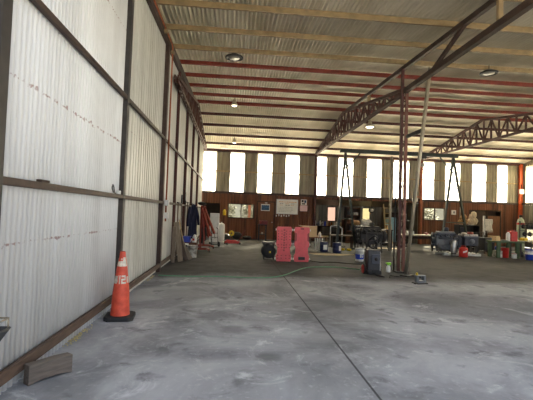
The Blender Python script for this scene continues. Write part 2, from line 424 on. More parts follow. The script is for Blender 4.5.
# doors in the back wall
d = struct(MB().box((1.92, D-.045, 1.09), (.95, .05, 2.18)).build('door_1', M['wood_brown'], bevel=.004))
b = MB()
for x in (1.41, 2.43): b.box((x, D-.05, 1.1), (.06, .07, 2.2))
b.box((1.92, D-.05, 2.22), (1.08, .07, .06)); b.build('door_frame', M['wood_dark'], d)
MB().ell((2.3, D-.1, 1.02), (.03, .03, .03)).build('door_handle', M['silver'], d)
d = struct(MB().box((16.15, D-.03, .93), (.8, .05, 1.86)).build('door_2', M['wood_brown'], bevel=.004))
b = MB(); b.box((15.72, D-.04, 1.08), (.06, .07, 2.16)); b.box((16.6, D-.04, 1.08), (.06, .07, 2.16)); b.box((16.16, D-.04, 2.18), (.94, .07, .06)); b.build('door_frame', M['wood_dark'], d)
MB().box((16.15, D-.06, .62), (.76, .02, .06)).build('door_rail', M['wood_pale'], d)
d = struct(MB().box((15.1, D-.02, 1.05), (1.1, .05, 2.1)).build('door_3', M['wood_dark'], bevel=.004))
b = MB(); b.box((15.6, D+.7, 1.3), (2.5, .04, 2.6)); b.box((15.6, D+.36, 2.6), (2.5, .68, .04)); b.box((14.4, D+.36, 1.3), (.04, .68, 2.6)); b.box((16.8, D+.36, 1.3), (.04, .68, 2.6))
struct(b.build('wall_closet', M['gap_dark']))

# ================================================================== FRAME STEEL
# purlins
pl = []
ys = [17.0-1.255*i for i in range(12)]
front_lab = ['at the roof ridge', 'first in front of the roof ridge', 'second in front of the roof ridge', 'third in front of the roof ridge', 'fourth in front of the roof ridge', 'fifth in front of the roof ridge',
             'sixth in front of the roof ridge', 'seventh in front of the roof ridge', 'nearest the viewer in the picture']
def purlin(y, m, label, w=.055, h=.125):
    z = roofz(y)-h/2-.005
    b = MB(); c = w/2; t = .008
    b.prism([(y-c, z-h/2), (y+c, z-h/2), (y+c, z-h/2+.03), (y+c-t, z-h/2+.03), (y+c-t, z-h/2+t), (y-c+t, z-h/2+t), (y-c+t, z+h/2-t), (y+c-t, z+h/2-t), (y+c-t, z+h/2-.03), (y+c, z+h/2-.03), (y+c, z+h/2), (y-c, z+h/2)], XL, XR)
    tag(b.build('roof_purlin', m), label, 'purlin', 'roof purlins')
for i, y in enumerate(ys[:9]):
    red = y > 11.5
    purlin(y, M['red_steel'] if red else M['tan_steel'],
           ('red oxide steel purlin across the roof, ' if red else 'tan galvanised steel purlin across the roof, ')+front_lab[i], .055, .15 if i == 0 else .125)
for i, (y, s) in enumerate(((22.75, 'against the back wall top'), (21.75, 'second from the back wall'), (20.55, 'third from the back wall'), (19.35, 'fourth from the back wall'), (18.15, 'first behind the roof ridge'))):
    purlin(y, M['dark_red'], 'dark red steel purlin under the pale rear roof slope, '+s)

def truss(x, label):
    z0 = 5.16; ya, yb, yr_ = 10.9, D-.1, 17.0
    t = thing('roof_truss', label, 'truss', (x, 17.0, z0), 0, 'dark red roof trusses')
    top = lambda y: (5.28+(6.21-5.28)*(y-ya)/(yr_-ya) if y <= yr_ else 6.21-(y-yr_)*(6.21-5.22)/(yb-yr_))
    L = lambda y, z: (0, y-17.0, z-z0)
    b = MB()
    for dx in (-.045, .045): b.bar((dx, ya-17, 0), (dx, yb-17, 0), .04, .09)
    b.build('bottom_chord', M['dark_red'], t)
    b = MB()
    for dx in (-.045, .045):
        b.bar((dx, ya-17, top(ya)-z0), (dx, 0, top(17.0)-z0), .04, .09); b.bar((dx, 0, top(17.0)-z0), (dx, yb-17, top(yb)-z0), .04, .09)
    b.build('top_chord', M['dark_red'], t)
    b = MB(); n = 22; yy = [ya+.25+(yb-ya-.5)*i/n for i in range(n+1)]
    for i, y in enumerate(yy):
        b.bar(L(y, z0), L(y, top(y)), .06, .06)
        if i < n: b.bar(L(y, z0) if i % 2 else L(y, top(y)), L(yy[i+1], top(yy[i+1])) if i % 2 else L(yy[i+1], z0), .055, .055)
    b.build('web_bar', M['dark_red'], t)
truss(-1.72, 'dark red lattice truss flush along the left wall near the roof')
truss(4.8, 'dark red lattice truss meeting the lattice column in mid-hall')
truss(11.35, 'dark red lattice truss over the right part of the hall')

# rafter and girder from the central column towards the viewer
t = thing('front_girder', 'brown steel girder running from the lattice column overhead towards the viewer at upper right', 'girder', (4.8, 10.8, 5.2))
b = MB(); b.bar((0, -.11, 0), (0, 3.1-10.8, 0), .12, .14); b.build('bottom_chord', M['steel_brown'], t)
rz = lambda y: roofz(y)-.21
b = MB(); b.bar((0, 16.6-10.8, rz(16.6)-5.2), (0, 3.1-10.8, rz(3.1)-5.2), .1, .12); b.build('top_chord', M['steel_brown'], t)
for y in (13.75, 6.72, 3.6):
    MB().bar((0, y-10.8, (.0 if y < 11 else .55)), (0, y-10.8, rz(y)-5.2), .09, .07).build('post', M['tan_steel'], t)
for ya, yb in ((7.75, 9.25),):
    MB().bar((0, ya-10.8, rz(ya)-5.2), (0, yb-10.8, .0), .07, .09).build('diagonal', M['steel_brown'], t)

# lattice column
t = thing('lattice_column', 'red brown steel lattice column standing alone in the middle of the hall floor', 'column', (4.8, 10.75, 0))
for dx, m, h in ((-.06, M['dark_red'], 5.85), (.075, M['faded_red'], 5.2)):
    MB().box((dx, 0, h/2), (.075, .09, h)).build('leg', m, t, .004)
b = MB()
for i in range(17): b.bar((-.06, 0, .3+i*.29), (.075, 0, .3+i*.29+(.14 if i % 2 else -.14)+.1), .03, .02)
b.build('lacing', M['dark_red'], t)
MB().box((0, 0, .02), (.34, .3, .04)).build('base_plate', M['steel_dark'], t)
MB().tube([(-.17, .05, .04), (-.19, .03, 1.0), (-.16, .05, 2.4)], .02).build('cable', M['black'], t)
t = thing('prop_pipe', 'pale leaning pipe rising beside the lattice column up to the girder', 'pipe', (4.875, 10.54, 0))
MB().tube([(0, 0, .0), (.09, -.95, 5.5)], .05, 12).build('pipe', M['galv'], t)
MB().bar((.06, -.66, 3.9), (.0, .14, 3.88), .06, .09).build('tie_bar', M['steel_dark'], t)

# back wall posts
for x, m, l in ((4.82, M['dark_red'], 'dark red steel post on the back wall left of the low lean-to bay'), (11.38, M['rust_orange'], 'orange brown steel post on the back wall right of the low lean-to bay'), (XR-.13, M['orange'], 'bright orange steel post in the far right corner')):
    tag(MB().box((x, D-.14, 2.57), (.13 if x < 17 else .2, .14, 5.14)).build('wall_post', m, bevel=.006), l, 'post', 'steel wall posts')
# left wall posts and girts
for y, w, m, l, top in ((3.05, .13, 'steel_dark', 'dark grey steel wall post at the left edge of the picture', 0), (6.42, .12, 'steel_dark', 'dark grey steel wall post behind the traffic cone', 0),
                   (9.92, .17, 'steel_brown', 'broad brown steel wall post beside the orange conduit', 0), (12.05, .09, 'dark_red', 'narrow red brown wall post above the leaning planks', 0), (14.4, .09, 'dark_red', 'narrow red brown wall post behind the navy coveralls', 0),
                   (16.7, .09, 'dark_red', 'narrow red brown wall post behind the red engine hoist', 0), (19.2, .09, 'dark_red', 'narrow red brown wall post, last before the far left corner', 0)):
    h = roofz(max(y, YF))-.14
    tag(MB().box((XL+.05, y, h/2), (.11, w, h)).build('wall_post', M[m], bevel=.005), l, 'post', 'steel wall posts')
for z, l in ((1.73, 'lower dark brown girt running along the left wall at chest height'), (3.33, 'upper dark brown girt running along the left wall')):
    tag(MB().box((XL+.075, (YF+D)/2-.6, z), (.05, D-YF+1.2, .065)).build('wall_girt', M['steel_brown'], bevel=.004), l, 'girt', 'left wall girts')
tag(MB().bar((XL+.06, YF, roofz(YF)-.26), (XL+.06, 17, roofz(17)-.26), .09, .24).build('eave_beam', M['steel_brown'], bevel=.004), 'deep dark brown eave beam along the top of the left wall', 'beam')
# conduit
t = thing('conduit_pipe', 'thin orange electrical conduit along the left eave and down the broad wall post', 'conduit', (XL+.15, 10.06, 0))
MB().tube([(0, -7.0, 5.46), (0, -.12, 5.77), (0, 0, 5.69), (0.0, .02, 1.25)], .02, 8).build('pipe', M['rust_orange'], t)
for z in (1.72, 1.40): MB().box((.02, 0, z), (.11, .12, .15)).build('switch_box', M['white'], t, .008)
for y, z in ((-1.0, 5.69), (.0, 5.6)): MB().box((0, y, z), (.08, .1, .08)).build('junction_box', M['tan_steel'], t, .008)

# ceiling lamps
def disc_lamp(loc, label):
    t = thing('ceiling_lamp', label, 'lamp', loc, 0, 'round high bay lamps')
    MB().lathe([(.0, .1), (.12, .1), (.15, .07), (.25, .03), (.25, -.0), (.21, -.01), (.21, .01), (0, .01)], n=28).build('housing', M['black'], t)
    MB().lathe([(.0, .004), (.15, .004), (.15, -.006), (0, -.006)], n=28).build('lens', M['lens'], t)
    MB().tube([(0, 0, .1), (0, 0, roofz(loc[1])-loc[2]-.0)], .012, 6).build('hanger', M['black'], t)
disc_lamp((-.13, 10.75, 5.84), 'black round high bay lamp under the left roof, nearest of its row')
disc_lamp((7.3, 10.65, 5.86), 'black round high bay lamp under the roof at far right')
def bell(loc, r, label):
    t = thing('ceiling_lamp', label, 'lamp', loc, 0, 'lit bell lamps')
    MB().lathe([(.05, .26), (.06, .2), (.09, .14), (r*.7, .07), (r, 0), (r*.96, 0), (r*.66, .06), (.05, .13)], n=24).build('shade', M['galv'], t)
    MB().ell((0, 0, .02), (r*.6, r*.6, .05)).build('bulb', M['lamp_glow'], t)
    MB().tube([(0, 0, .24), (0, 0, roofz(loc[1])-loc[2])], .01, 6).build('hanger', M['black'], t)
bell((-.12, 16.0, 5.93), .17, 'small lit lamp hanging under the left roof at the ridge')
bell((-.08, 20.9, 5.27), .16, 'tiny lit lamp hanging under the rear roof slope')
bell((5.02, 14.2, 4.92), .24, 'lit bell shaped lamp hanging beside the central truss')

# ================================================================== FOREGROUND LEFT
# traffic cone
t = thing('traffic_cone', 'sun-faded orange traffic cone with worn white bands by the left wall', 'traffic cone', (-1.53, 5.66, 0), .12)
b = MB(); b.prism([(-.195, -.14), (-.14, -.195), (.14, -.195), (.195, -.14), (.195, .14), (.14, .195), (-.14, .195), (-.195, .14)], 0.0, .06, 'z')
b.build('base', M['rubber'], t, .012)
CONE = [(.150, .06), (.146, .10), (.138, .20), (.128, .38), (.112, .50), (.095, .62), (.078, .74), (.060, .82), (.050, .87), (.044, .93), (.036, .94), (.034, .90)]
CONE = [(r_*.87, z_) for r_, z_ in CONE]
def cone_r(z):
    for (r0, z0), (r1, z1) in zip(CONE, CONE[1:]):
        if z0 <= z <= z1: return r0+(r1-r0)*(z-z0)/(z1-z0)
    return .05
MB().lathe(CONE, n=32).build('cone_body', M['cone_orange'], t)
def cone_patch(b, a0, a1, z0, z1):
    """one patch of white tape lying on the cone; angles in degrees about the side facing the hall, z up"""
    vs = []; n = max(2, int(abs(a1-a0)/6)); k = 3
    for j in range(k+1):
        z = z0+(z1-z0)*j/k
        for i in range(n+1):
            a = math.radians(-90+a0+(a1-a0)*i/n); rr = cone_r(z)+.002
            vs.append((rr*math.cos(a), rr*math.sin(a), z))
    b.add(vs, [(j*(n+1)+i, j*(n+1)+i+1, (j+1)*(n+1)+i+1, (j+1)*(n+1)+i) for j in range(k) for i in range(n)], True)
b = MB(); z0 = .50; z1 = .615           # lower band: worn block and the figures 1 2
cone_patch(b, -66, -30, z0, z1-.01); cone_patch(b, -26, -22, z0+.02, z1)
cone_patch(b, -12, -3, z0, z1)
cone_patch(b, 6, 44, z1-.025, z1); cone_patch(b, 34, 44, z0+.06, z1-.02); cone_patch(b, 6, 44, z0+.046, z0+.07)
cone_patch(b, 6, 16, z0+.02, z0+.05); cone_patch(b, 6, 46, z0, z0+.024); cone_patch(b, 54, 75, z0+.01, z1-.02)
cone_patch(b, 110, 260, z0, z1)
b.build('reflective_band', M['cone_white'], t)
b = MB(); z0 = .735; z1 = .85
cone_patch(b, -60, -20, z0, z1-.045); cone_patch(b, -18, 12, z0, z0+.075); cone_patch(b, 14, 70, z0, z1-.035); cone_patch(b, 20, 62, z1-.04, z1+.01); cone_patch(b, -14, 8, z0+.09, z1-.005); cone_patch(b, 100, 280, z0, z1)
b.build('reflective_band', M['cone_white'], t)

# timber block
t = MB()
t.prism([(-.18, 0), (-.13, .012), (-.05, .022), (.06, .02), (.14, .008), (.18, 0), (.18, .145), (.05, .152), (-.18, .15)], -.045, .045, 'y')
o = t.build('timber_block', M['wood_block'], bevel=.006); o.scale = (1.08, 1, 1.15)
o.location = (-1.60, 3.70, 0); o.rotation_euler = (0, 0, math.radians(52))
tag(o, 'grey brown timber block lying by the bottom rail of the left wall, nearest the viewer', 'wood block')

# barrow poking in at the left edge
t = thing('wheelbarrow', 'black tray corner with a wire rim poking in at the left picture edge', 'wheelbarrow', (-1.55, 2.36, 0), 0); t.scale = (1, 1, .965)
b = MB(); b.add([(-.22, -.62, .80), (.17, -.62, .80), (.17, .26, .80), (-.22, .26, .80), (-.12, -.5, .55), (.08, -.5, .55), (.08, .02, .55), (-.12, .02, .55)],
                [(0, 4, 5, 1), (1, 5, 6, 2), (2, 6, 7, 3), (3, 7, 4, 0), (4, 7, 6, 5)])
b.build('tray', M['charcoal'], t, solid=.012)
MB().tube([(-.2, -.6, .86), (.16, -.6, .86), (.16, .25, .86), (-.2, .25, .86), (-.2, -.6, .86)], .006, 6).build('wire_rim', M['galv'], t)
b = MB()
for x, y in ((.16, .25), (-.2, .25), (.16, -.6), (-.2, -.6), (.16, -.2)): MB().tube([(x, y, .80), (x, y, .86)], .005, 6).build('rim_support', M['galv'], t)
for x in (-.14, .10): MB().tube([(x, -.45, .55), (x*1.1, -.5, .0)], .014, 8).build('leg', M['steel_dark'], t)
b = MB(); b.lathe([(.11, -.03), (.15, -.035), (.17, 0), (.15, .035), (.11, .03), (.11, -.03)], (-.02, .1, .17), 24, 'x'); b.build('wheel', M['rubber'], t)
MB().tube([(-.02, .1, .17), (-.10, .1, .17), (-.10, .0, .56)], .012).build('fork', M['steel_dark'], t)
# small clutter on the lower girt
t = thing('wire_hook', 'small bent wire hook standing on the lower girt beside the dark post', 'hook', (XL+.07, 5.95, 1.764))
MB().tube([(0, .12, .008), (0, .0, .02), (0, -.06, .08), (0, -.03, .13), (0, .02, .10), (0, .06, .02)], .009, 6).build('wire', M['steel_dark'], t)
o = MB().lathe([(0, 0), (.035, 0), (.035, .05), (.03, .055), (0, .055)], n=16).build('tin', M['white']); o.location = (XL+.075, 6.2, 1.764)
tag(o, 'small pale tin on the lower girt beside the wire hook', 'tin')
o = MB().box((0, 0, .012), (.05, .16, .024)).build('offcut', M['wood_dark'], bevel=.003); o.location = (XL+.075, 3.8, 1.764)
tag(o, 'small dark offcut lying on the lower girt near the picture edge', 'offcut')
# dead leaves under the rail
b = MB(); rr = random.Random(4)
for i in range(110):
    y = rr.choice((4.7, 4.75, 4.9, 5.0, 8.6, 8.9, 9.1))+rr.gauss(0, .12); x = XL+.06+abs(rr.gauss(0, .035)); a = rr.random()*6
    dx, dy = .022*math.cos(a), .022*math.sin(a); z = .006+rr.random()*.02
    b.add([(x-dx, y-dy, z), (x+dy*.5, y-dx*.5, z+.008), (x+dx, y+dy, z), (x-dy*.5, y+dx*.5, z+.004)], [(0, 1, 2, 3)])
o = b.build('dead_leaves', M['yellow']); o.data.materials[0] = mat('dry_yellow_leaf', (226, 208, 146), .8, 0, .3, 20)
tag(o, 'dry yellow leaves and straw blown under the bottom rail of the left wall', 'leaves'); o['kind'] = 'stuff'

# ================================================================== LEFT WALL CLUTTER
for i, (y, x0, wd, tk, top, lab) in enumerate(((11.42, -1.68, .10, .05, 1.04, 'weathered grey plank leaning on the left wall, nearest the viewer of the leaning planks'),
                          (11.74, -1.50, .15, .05, 1.16, 'weathered wide plank leaning on the left wall, second of the leaning planks'),
                          (12.0, -1.36, .10, .04, 1.0, 'weathered plank leaning on the left wall, third of the leaning planks'),
                          (12.3, -1.26, .12, .04, .74, 'short weathered plank leaning at the far end of the leaning planks'))):
    o = MB().box((0, 0, .5), (wd, tk, 1.0)).build('plank', M[('wood_grey', 'wood_light', 'wood_mid', 'wood_light')[i]], bevel=.004)
    dx = (x0-(XL+.19)); L = math.hypot(dx, top)
    o.scale = (1, 1, L); o.location = (x0, y, .03); o.rotation_euler = (0, -math.atan2(dx, top), 0)
    tag(o, lab, 'plank', 'planks leaning on the left wall')
o = MB().tube([(0, 0, 0), (-.30, .1, 1.22)], .018, 8).build('broom_handle', M['wood_pale']); o.location = (-1.44, 12.72, .018)
tag(o, 'pale yellow wooden handle leaning behind the grey planks', 'handle')

def tool(loc, kind, length, label, rz=0):
    length += loc[2]; loc = (loc[0], loc[1], 0.005)
    t = thing({'shovel': 'shovel', 'rake': 'garden_rake', 'fork': 'garden_fork', 'bar': 'pry_bar'}[kind], label, 'tool', loc, rz, 'long tools hanging on the left wall girt')
    MB().tube([(0, 0, .0), (.01, 0, length)], .02, 8).build('handle', M['wood_grey'] if kind != 'bar' else M['steel_brown'], t)
    z = length; b = MB()
    if kind == 'shovel':
        b.prism([(-.11, z), (.11, z), (.12, z+.2), (.06, z+.3), (0, z+.33), (-.06, z+.3), (-.12, z+.2)], -.012, .012); b.tube([(0, 0, z-.1), (0, 0, z+.05)], .028)
    elif kind == 'rake':
        b.bar((0, -.2, z), (0, .2, z), .03, .03)
        for k in range(9): b.tube([(0, -.2+.05*k, z), (.07, -.2+.05*k, z-.015)], .008, 5)
    elif kind == 'fork':
        b.bar((0, -.09, z), (0, .09, z), .03, .03)
        for k in range(4): b.tube([(0, -.09+.06*k, z), (0, -.09+.06*k, z+.26)], .01, 6)
    else:
        b.tube([(0, 0, z), (.02, 0, z+.08), (.09, 0, z+.1)], .018)
    b.build('head', M['dark_iron'], t)
tool((XL+.115, 12.45, .42), 'rake', 1.36, 'rake with a grey handle hanging on the left wall above the planks')
tool((XL+.115, 13.32, .5), 'fork', 1.3, 'fork with a worn handle hanging left of the navy coveralls')
tool((XL+.115, 14.32, .46), 'shovel', 1.42, 'shovel hanging blade up against the left wall beside the navy coveralls')
tool((XL+.115, 14.95, .30), 'rake', 1.55, 'second rake, its head above the navy coveralls on the left wall')
tool((XL+.115, 16.1, .0), 'bar', 1.5, 'brown pry bar leaning on the left wall right of the navy coveralls')

# hanging coveralls
t = thing('coveralls', 'navy blue work coveralls hanging from the left wall girt', 'coveralls', (-1.52, 14.55, .52), -.75)
b = MB(); vs = []; ny, nz = 14, 12
for j in range(nz+1):
    z = 1.26*j/nz; wv = .2*(1-.62*(j/nz)**1.6)
    for i in range(ny+1):
        s = i/ny*2-1
        vs.append((.05*math.sin(i*1.9+j*.25)*(1-j/nz*.6)+.04, s*wv*1.0+.05*(j/nz), z))
b.add(vs, [(j*(ny+1)+i, j*(ny+1)+i+1, (j+1)*(ny+1)+i+1, (j+1)*(ny+1)+i) for j in range(nz) for i in range(ny)], True)
b.build('body', M['navy'], t, solid=.05)
b = MB(); b.tube([(.03, -.12, 1.16), (.07, -.22, .8), (.08, -.25, .45)], [.06, .055, .045], 10); b.tube([(.03, .16, 1.16), (.08, .24, .8), (.09, .27, .5)], [.06, .055, .045], 10)
b.build('sleeve', M['navy'], t)
MB().tube([(-.2, .04, 1.26), (-.1, .04, 1.30), (.03, .05, 1.26)], .012, 6).build('hook', M['steel_dark'], t)

# crates, bins and buckets by the wall
def bucket(name, label, loc, r, h, m, group=None, band=None, handle=True, lid=None, cat='bucket', rz=0):
    t = thing(name, label, cat, loc, rz, group)
    MB().lathe([(0, .004), (r*.86, .0), (r*.88, .01), (r, h*.97), (r*1.05, h*.97), (r*1.05, h), (r*.96, h), (r*.86, .02), (0, .02)] if not lid else
               [(0, 0), (r*.88, 0), (r*.9, .01), (r, h*.9), (r*1.05, h*.9), (r*1.05, h), (0, h)], n=28).build('body', m, t)
    b = MB()
    for k in (.80, .86): b.lathe([(r*(.88+.12*k), h*k-.008), (r*(.93+.13*k), h*k), (r*(.88+.12*k), h*k+.008)], n=28)
    b.build('rib', m, t)
    if band:
        z0, z1, bm = band
        MB().lathe([(r*(.88+.12*z0)+.003, h*z0), (r*(.88+.12*z1)+.003, h*z1)], n=28).build('printed_band', bm, t)
    if lid: MB().lathe([(0, h+.012), (r*1.02, h+.012), (r*1.06, h), (r*1.06, h-.02)], n=28).build('lid', lid, t)
    if handle: MB().tube([(r*1.03*math.cos(a), -r*.5-.02 if 0 else r*1.06*math.sin(a)*-.75, h*.82-.3*r*math.sin(a)) for a in [PI*i/12 for i in range(13)]], .006, 6).build('bail_handle', M['galv'], t)
    return t
bucket('bucket', 'grubby white plastic bucket on the floor beside the leaning planks', (-1.30, 13.06, 0), .165, .40, M['dirty_white'])
bucket('bucket', 'dark blue bucket with a white rim half hidden behind the planks', (-1.62, 13.5, 0), .14, .40, M['navy'], lid=M['white'])
t = thing('wooden_crate', 'brown wooden crate against the left wall behind the white bucket', 'crate', (-1.50, 13.92, 0))
b = MB()
for z in (.06, .19, .32, .40):
    for y in (-.24, .24): b.box((0, y, z), (.56, .02, .09))
    for x in (-.27, .27): b.box((x, 0, z), (.02, .46, .09))
b.box((0, 0, .02), (.54, .46, .03)); b.build('slats', M['wood_brown'], t)
MB().box((0, 0, .425), (.58, .52, .02)).build('lid', M['wood_dark'], t)
t = thing('plastic_bin', 'bright blue plastic bin sitting on the brown crate', 'bin', (-1.58, 13.85, .437))
b = MB(); b.box((0, 0, .1), (.24, .3, .2)); b.build('body', M['blue'], t, .012)
MB().box((0, 0, .195), (.27, .33, .025)).build('rim', M['blue'], t, .006)
t = thing('plastic_jug', 'white plastic jug with a red label standing on the brown crate', 'jug', (-1.32, 13.88, .437))
b = MB(); b.lathe([(0, 0), (.07, 0), (.075, .02), (.075, .17), (.05, .24), (.025, .26), (.025, .28), (0, .28)], n=16); b.build('body', M['white'], t)
MB().tube([(.07, 0, .16), (.10, 0, .2), (.07, 0, .25), (.03, 0, .26)], .012, 8).build('handle', M['white'], t)
MB().box((-.03, -.07, .1), (.07, .02, .08)).build('label_patch', M['red'], t)

# folding engine hoist
def hoist(loc, rz, label, fold=.0):
    t = thing('engine_hoist', label, 'engine hoist', loc, rz, 'orange red engine hoists')
    b = MB(); b.box((0, 0, .09), (.62, .1, .08)); 
    for s in (-1, 1): b.bar((s*.27, 0, .09), (s*.33, -.55, .09), .07, .07)
    b.build('base_frame', M['hoist_red'], t, .004)
    for x, y in ((-.28, .1), (.28, .1), (-.33, -.56), (.33, -.56)):
        b = MB(); b.lathe([(0, -.02), (.045, -.02), (.045, .02), (0, .02)], (x, y, .046), 16, 'x'); b.build('caster', M['steel_dark'], t)
    b = MB(); b.box((0, 0, .93), (.09, .09, 1.62)); b.build('mast', M['hoist_red'], t, .005)
    b = MB(); b.bar((0, -.03, 1.66), (.36, -.52, .62), .08, .08); b.bar((0, 0.02, 1.72), (0, -.2, 1.70), .06, .1); b.build('boom', M['hoist_red'], t, .005)
    MB().bar((.0, -.08, 1.60), (.14, -.40, .45), .05, .05).build('support_leg', M['hoist_red'], t)
    b = MB(); b.tube([(.06, -.06, .3), (.06, -.07, .85)], .04, 12); b.tube([(.06, -.07, .85), (.05, -.1, 1.3)], .018, 10); b.build('hydraulic_ram', M['dark_iron'], t)
    MB().tube([(.36, -.52, .62), (.37, -.53, .5), (.40, -.53, .45), (.37, -.53, .42)], .012, 8).build('hook', M['steel_dark'], t)
    return t
hoist((-1.22, 15.25, 0), .1, 'orange red engine hoist with a tall mast beside the left wall')
hoist((-1.22, 16.75, 0), .25, 'folded orange red engine hoist standing just behind the tall one')
# small black wrench-like rag on top of hoists
o = MB().ell((0, 0, .06), (.16, .14, .07), rough=.25).build('rag', M['dark_iron']); o.location = (-1.22, 15.25, 1.775)
tag(o, 'dark oily rag draped on top of the engine hoist', 'rag')

# white items, trolley
t = thing('appliance', 'white enamel panel cabinet standing in the dark doorway at far left', 'cabinet', (-.86, 18.6, 0))
MB().box((0, 0, .75), (.42, .4, 1.42)).build('body', M['white_paint'], t, .015)
b = MB(); b.box((0, 0, .02), (.38, .36, .04)); b.build('plinth', M['black'], t)
MB().box((.16, -.215, .9), (.02, .02, .3)).build('handle', M['silver'], t)
t = thing('pressure_tank', 'rounded white tank standing right of the white cabinet', 'tank', (-.55, 19.2, 0))
MB().lathe([(.13, .0), (.15, .0), (.15, .10), (.12, .12)], n=24).build('foot_ring', M['white_paint'], t)
MB().lathe([(0, .1), (.1, .11), (.16, .2), (.17, .3), (.17, .82), (.15, .93), (.08, .98), (0, .99)], n=24).build('body', M['white_paint'], t)
MB().tube([(0, 0, .98), (0, 0, 1.03)], .03, 10).build('valve', M['silver'], t)
t = thing('hand_truck', 'black hand truck with wheels and bent tube handles beside the hoists', 'hand truck', (-.74, 17.05, 0), .3)
b = MB()
for s in (-1, 1): b.tube([(s*.14, 0, .05), (s*.14, .06, .6), (s*.15, .12, .78), (s*.10, .22, .84)], .018, 8)
for z in (.2, .42, .6): b.tube([(-.14, .02+z*.06, z), (.14, .02+z*.06, z)], .014, 8)
b.build('frame', M['black'], t)
MB().box((0, -.1, .02), (.3, .2, .02)).build('toe_plate', M['steel_dark'], t)
for s in (-1, 1): MB().lathe([(.05, -.03), (.1, -.035), (.12, 0), (.1, .035), (.05, .03), (.05, -.03)], (s*.2, .08, .12), 20, 'x').build('wheel', M['rubber'], t)
t = thing('trolley_jack', 'low red trolley jack on the floor at far left', 'jack', (.02, 18.75, 0), -1.2)
b = MB()
for s in (-1, 1): b.prism([(-.36, .05), (.36, .05), (.36, .12), (.1, .2), (-.36, .16)], s*.11-.012, s*.11+.012, 'x')
b.box((0, .0, .07), (.2, .6, .03)); b.build('body', M['red'], t, .004)
for x, y in ((-.15, -.32), (.15, -.32), (-.13, .32), (.13, .32)): MB().lathe([(0, -.025), (.05, -.025), (.05, .025), (0, .025)], (x, y, .05), 16, 'x').build('wheel', M['steel_dark'], t)
MB().bar((0, .1, .13), (0, -.33, .22), .08, .06).build('lift_arm', M['red'], t)
MB().lathe([(0, .22), (.06, .22), (.07, .25), (0, .25)], (0, -.34, 0), 16).build('saddle', M['steel_dark'], t)
MB().tube([(0, .3, .14), (0, .55, .55), (0, .62, .68)], .016, 8).build('handle', M['red_dark'], t)
t = thing('spray_bottle', 'small yellow bottle hanging on the dark doorway edge', 'bottle', (-.5, 22.55, 1.35))
MB().lathe([(0, 0), (.09, 0), (.09, .22), (.05, .3), (.03, .34), (0, .34)], n=14).build('body', M['yellow'], t)
MB().tube([(0, 0, .34), (0, .05, .42), (0, .28, .42)], .012, 6).build('hanger', M['steel_dark'], t)
# heap against the back wall
for i, (x, y, sx, sz, lab) in enumerate(((-.35, 21.5, .28, .36, 'black bag leaning left of the yellow reel by the back wall'), (.25, 22.3, .32, .42, 'black bag slumped right of the yellow reel by the back wall'), (.85, 22.3, .26, .22, 'low black sack on the floor under the back wall window'), (-.75, 20.4, .34, .34, 'dark sack on the floor behind the red trolley jack'))):
    o = MB().ell((0, 0, sz*.5), (sx, .2, sz*.5), 16, 10, rough=.14).build('sack', M['black']); o.location = (x, y, 0)
    tag(o, lab, 'sack', 'black sacks by the back wall')
t = thing('cable_reel', 'yellow cable reel in front of the black sacks at the back wall', 'reel', (-.05, 21.1, 0))
MB().lathe([(.05, -.05), (.15, -.06), (.15, -.04), (.08, -.04), (.08, .04), (.15, .04), (.15, .06), (.05, .05)], (0, 0, .40), 24, 'y').build('spool', M['yellow'], t)
b = MB()
for s in (-1, 1): b.tube([(-.14, s*.08, .012), (0, s*.08, .42), (.14, s*.08, .012), (-.14, s*.08, .012)], .012, 6)
b.build('stand', M['black'], t)

# bench stand with vice by the plywood door
t = thing('grinder_stand', 'dark pedestal table with a maroon toolbox top in front of the brown door', 'stand', (1.68, 21.9, 0))
MB().box((0, 0, .88), (.5, .4, .05)).build('top', M['dark_iron'], t)
for x in (-.2, .2):
    for y in (-.15, .15): MB().box((x, y, .43), (.06, .06, .86)).build('leg', M['black'], t)
MB().box((0, 0, .35), (.4, .3, .03)).build('shelf', M['black'], t)
t = thing('toolbox', 'maroon metal toolbox sitting on the dark pedestal table', 'toolbox', (1.72, 21.9, .905))
MB().box((0, 0, .09), (.46, .26, .18)).build('body', M['red_dark'], t, .01)
MB().box((0, 0, .2), (.47, .27, .035)).build('lid', M['red_dark'], t, .01)
MB().tube([(-.1, 0, .21), (-.1, 0, .26), (.1, 0, .26), (.1, 0, .21)], .01, 8).build('handle', M['steel_dark'], t)
o = MB().ell((0, 0, .05), (.06, .07, .05), rough=.3).build('rag', M['cloth_white']); o.location = (1.66, 21.84, .372)
tag(o, 'pale rag on the lower shelf of the dark pedestal table', 'rag')

# pictures and boards on the back wall
t = thing('picture', 'blue seascape print pinned on the brown door', 'picture', (1.88, D-.09, 1.68))
MB().box((0, 0, .2), (.52, .012, .4)).build('sheet', M['paper'], t)
MB().box((0, -.008, .19), (.46, .006, .3)).build('print', M['poster_blue'], t)
o = MB().box((0, 0, .02), (.14, .015, .05)).build('door_sign', M['paper']); o.location = (1.92, D-.085, 2.13); tag(o, 'small white sign above the blue print on the brown door', 'sign')
t = thing('whiteboard', 'large pale whiteboard with rows of faded writing on the back wall', 'whiteboard', (3.18, D-.05, 1.55))
MB().box((0, 0, .42), (1.22, .02, .82)).build('panel', M['board_white'], t)
b = MB()
for z in (0, .84): b.box((0, -.005, z), (1.28, .04, .035))
for x in (-.625, .625): b.box((x, -.005, .42), (.035, .04, .84))
b.build('frame', M['silver'], t)
b = MB(); rr = random.Random(2); x = -.5
while x < .5:
    w = rr.uniform(.05, .12); b.box((x+w/2, -.013, .70), (w, .004, .045)); x += w+.03
b.build('heading', M['ink_orange'], t)
b = MB()
for k in range(3):
    for row in range(2):
        x = -.45+k*.34
        for s in range(2):
            w = rr.uniform(.05, .12); b.box((x+w/2, -.013, .60-row*.09), (w, .004, .035), mi=(k+row) % 2); x += w+.03
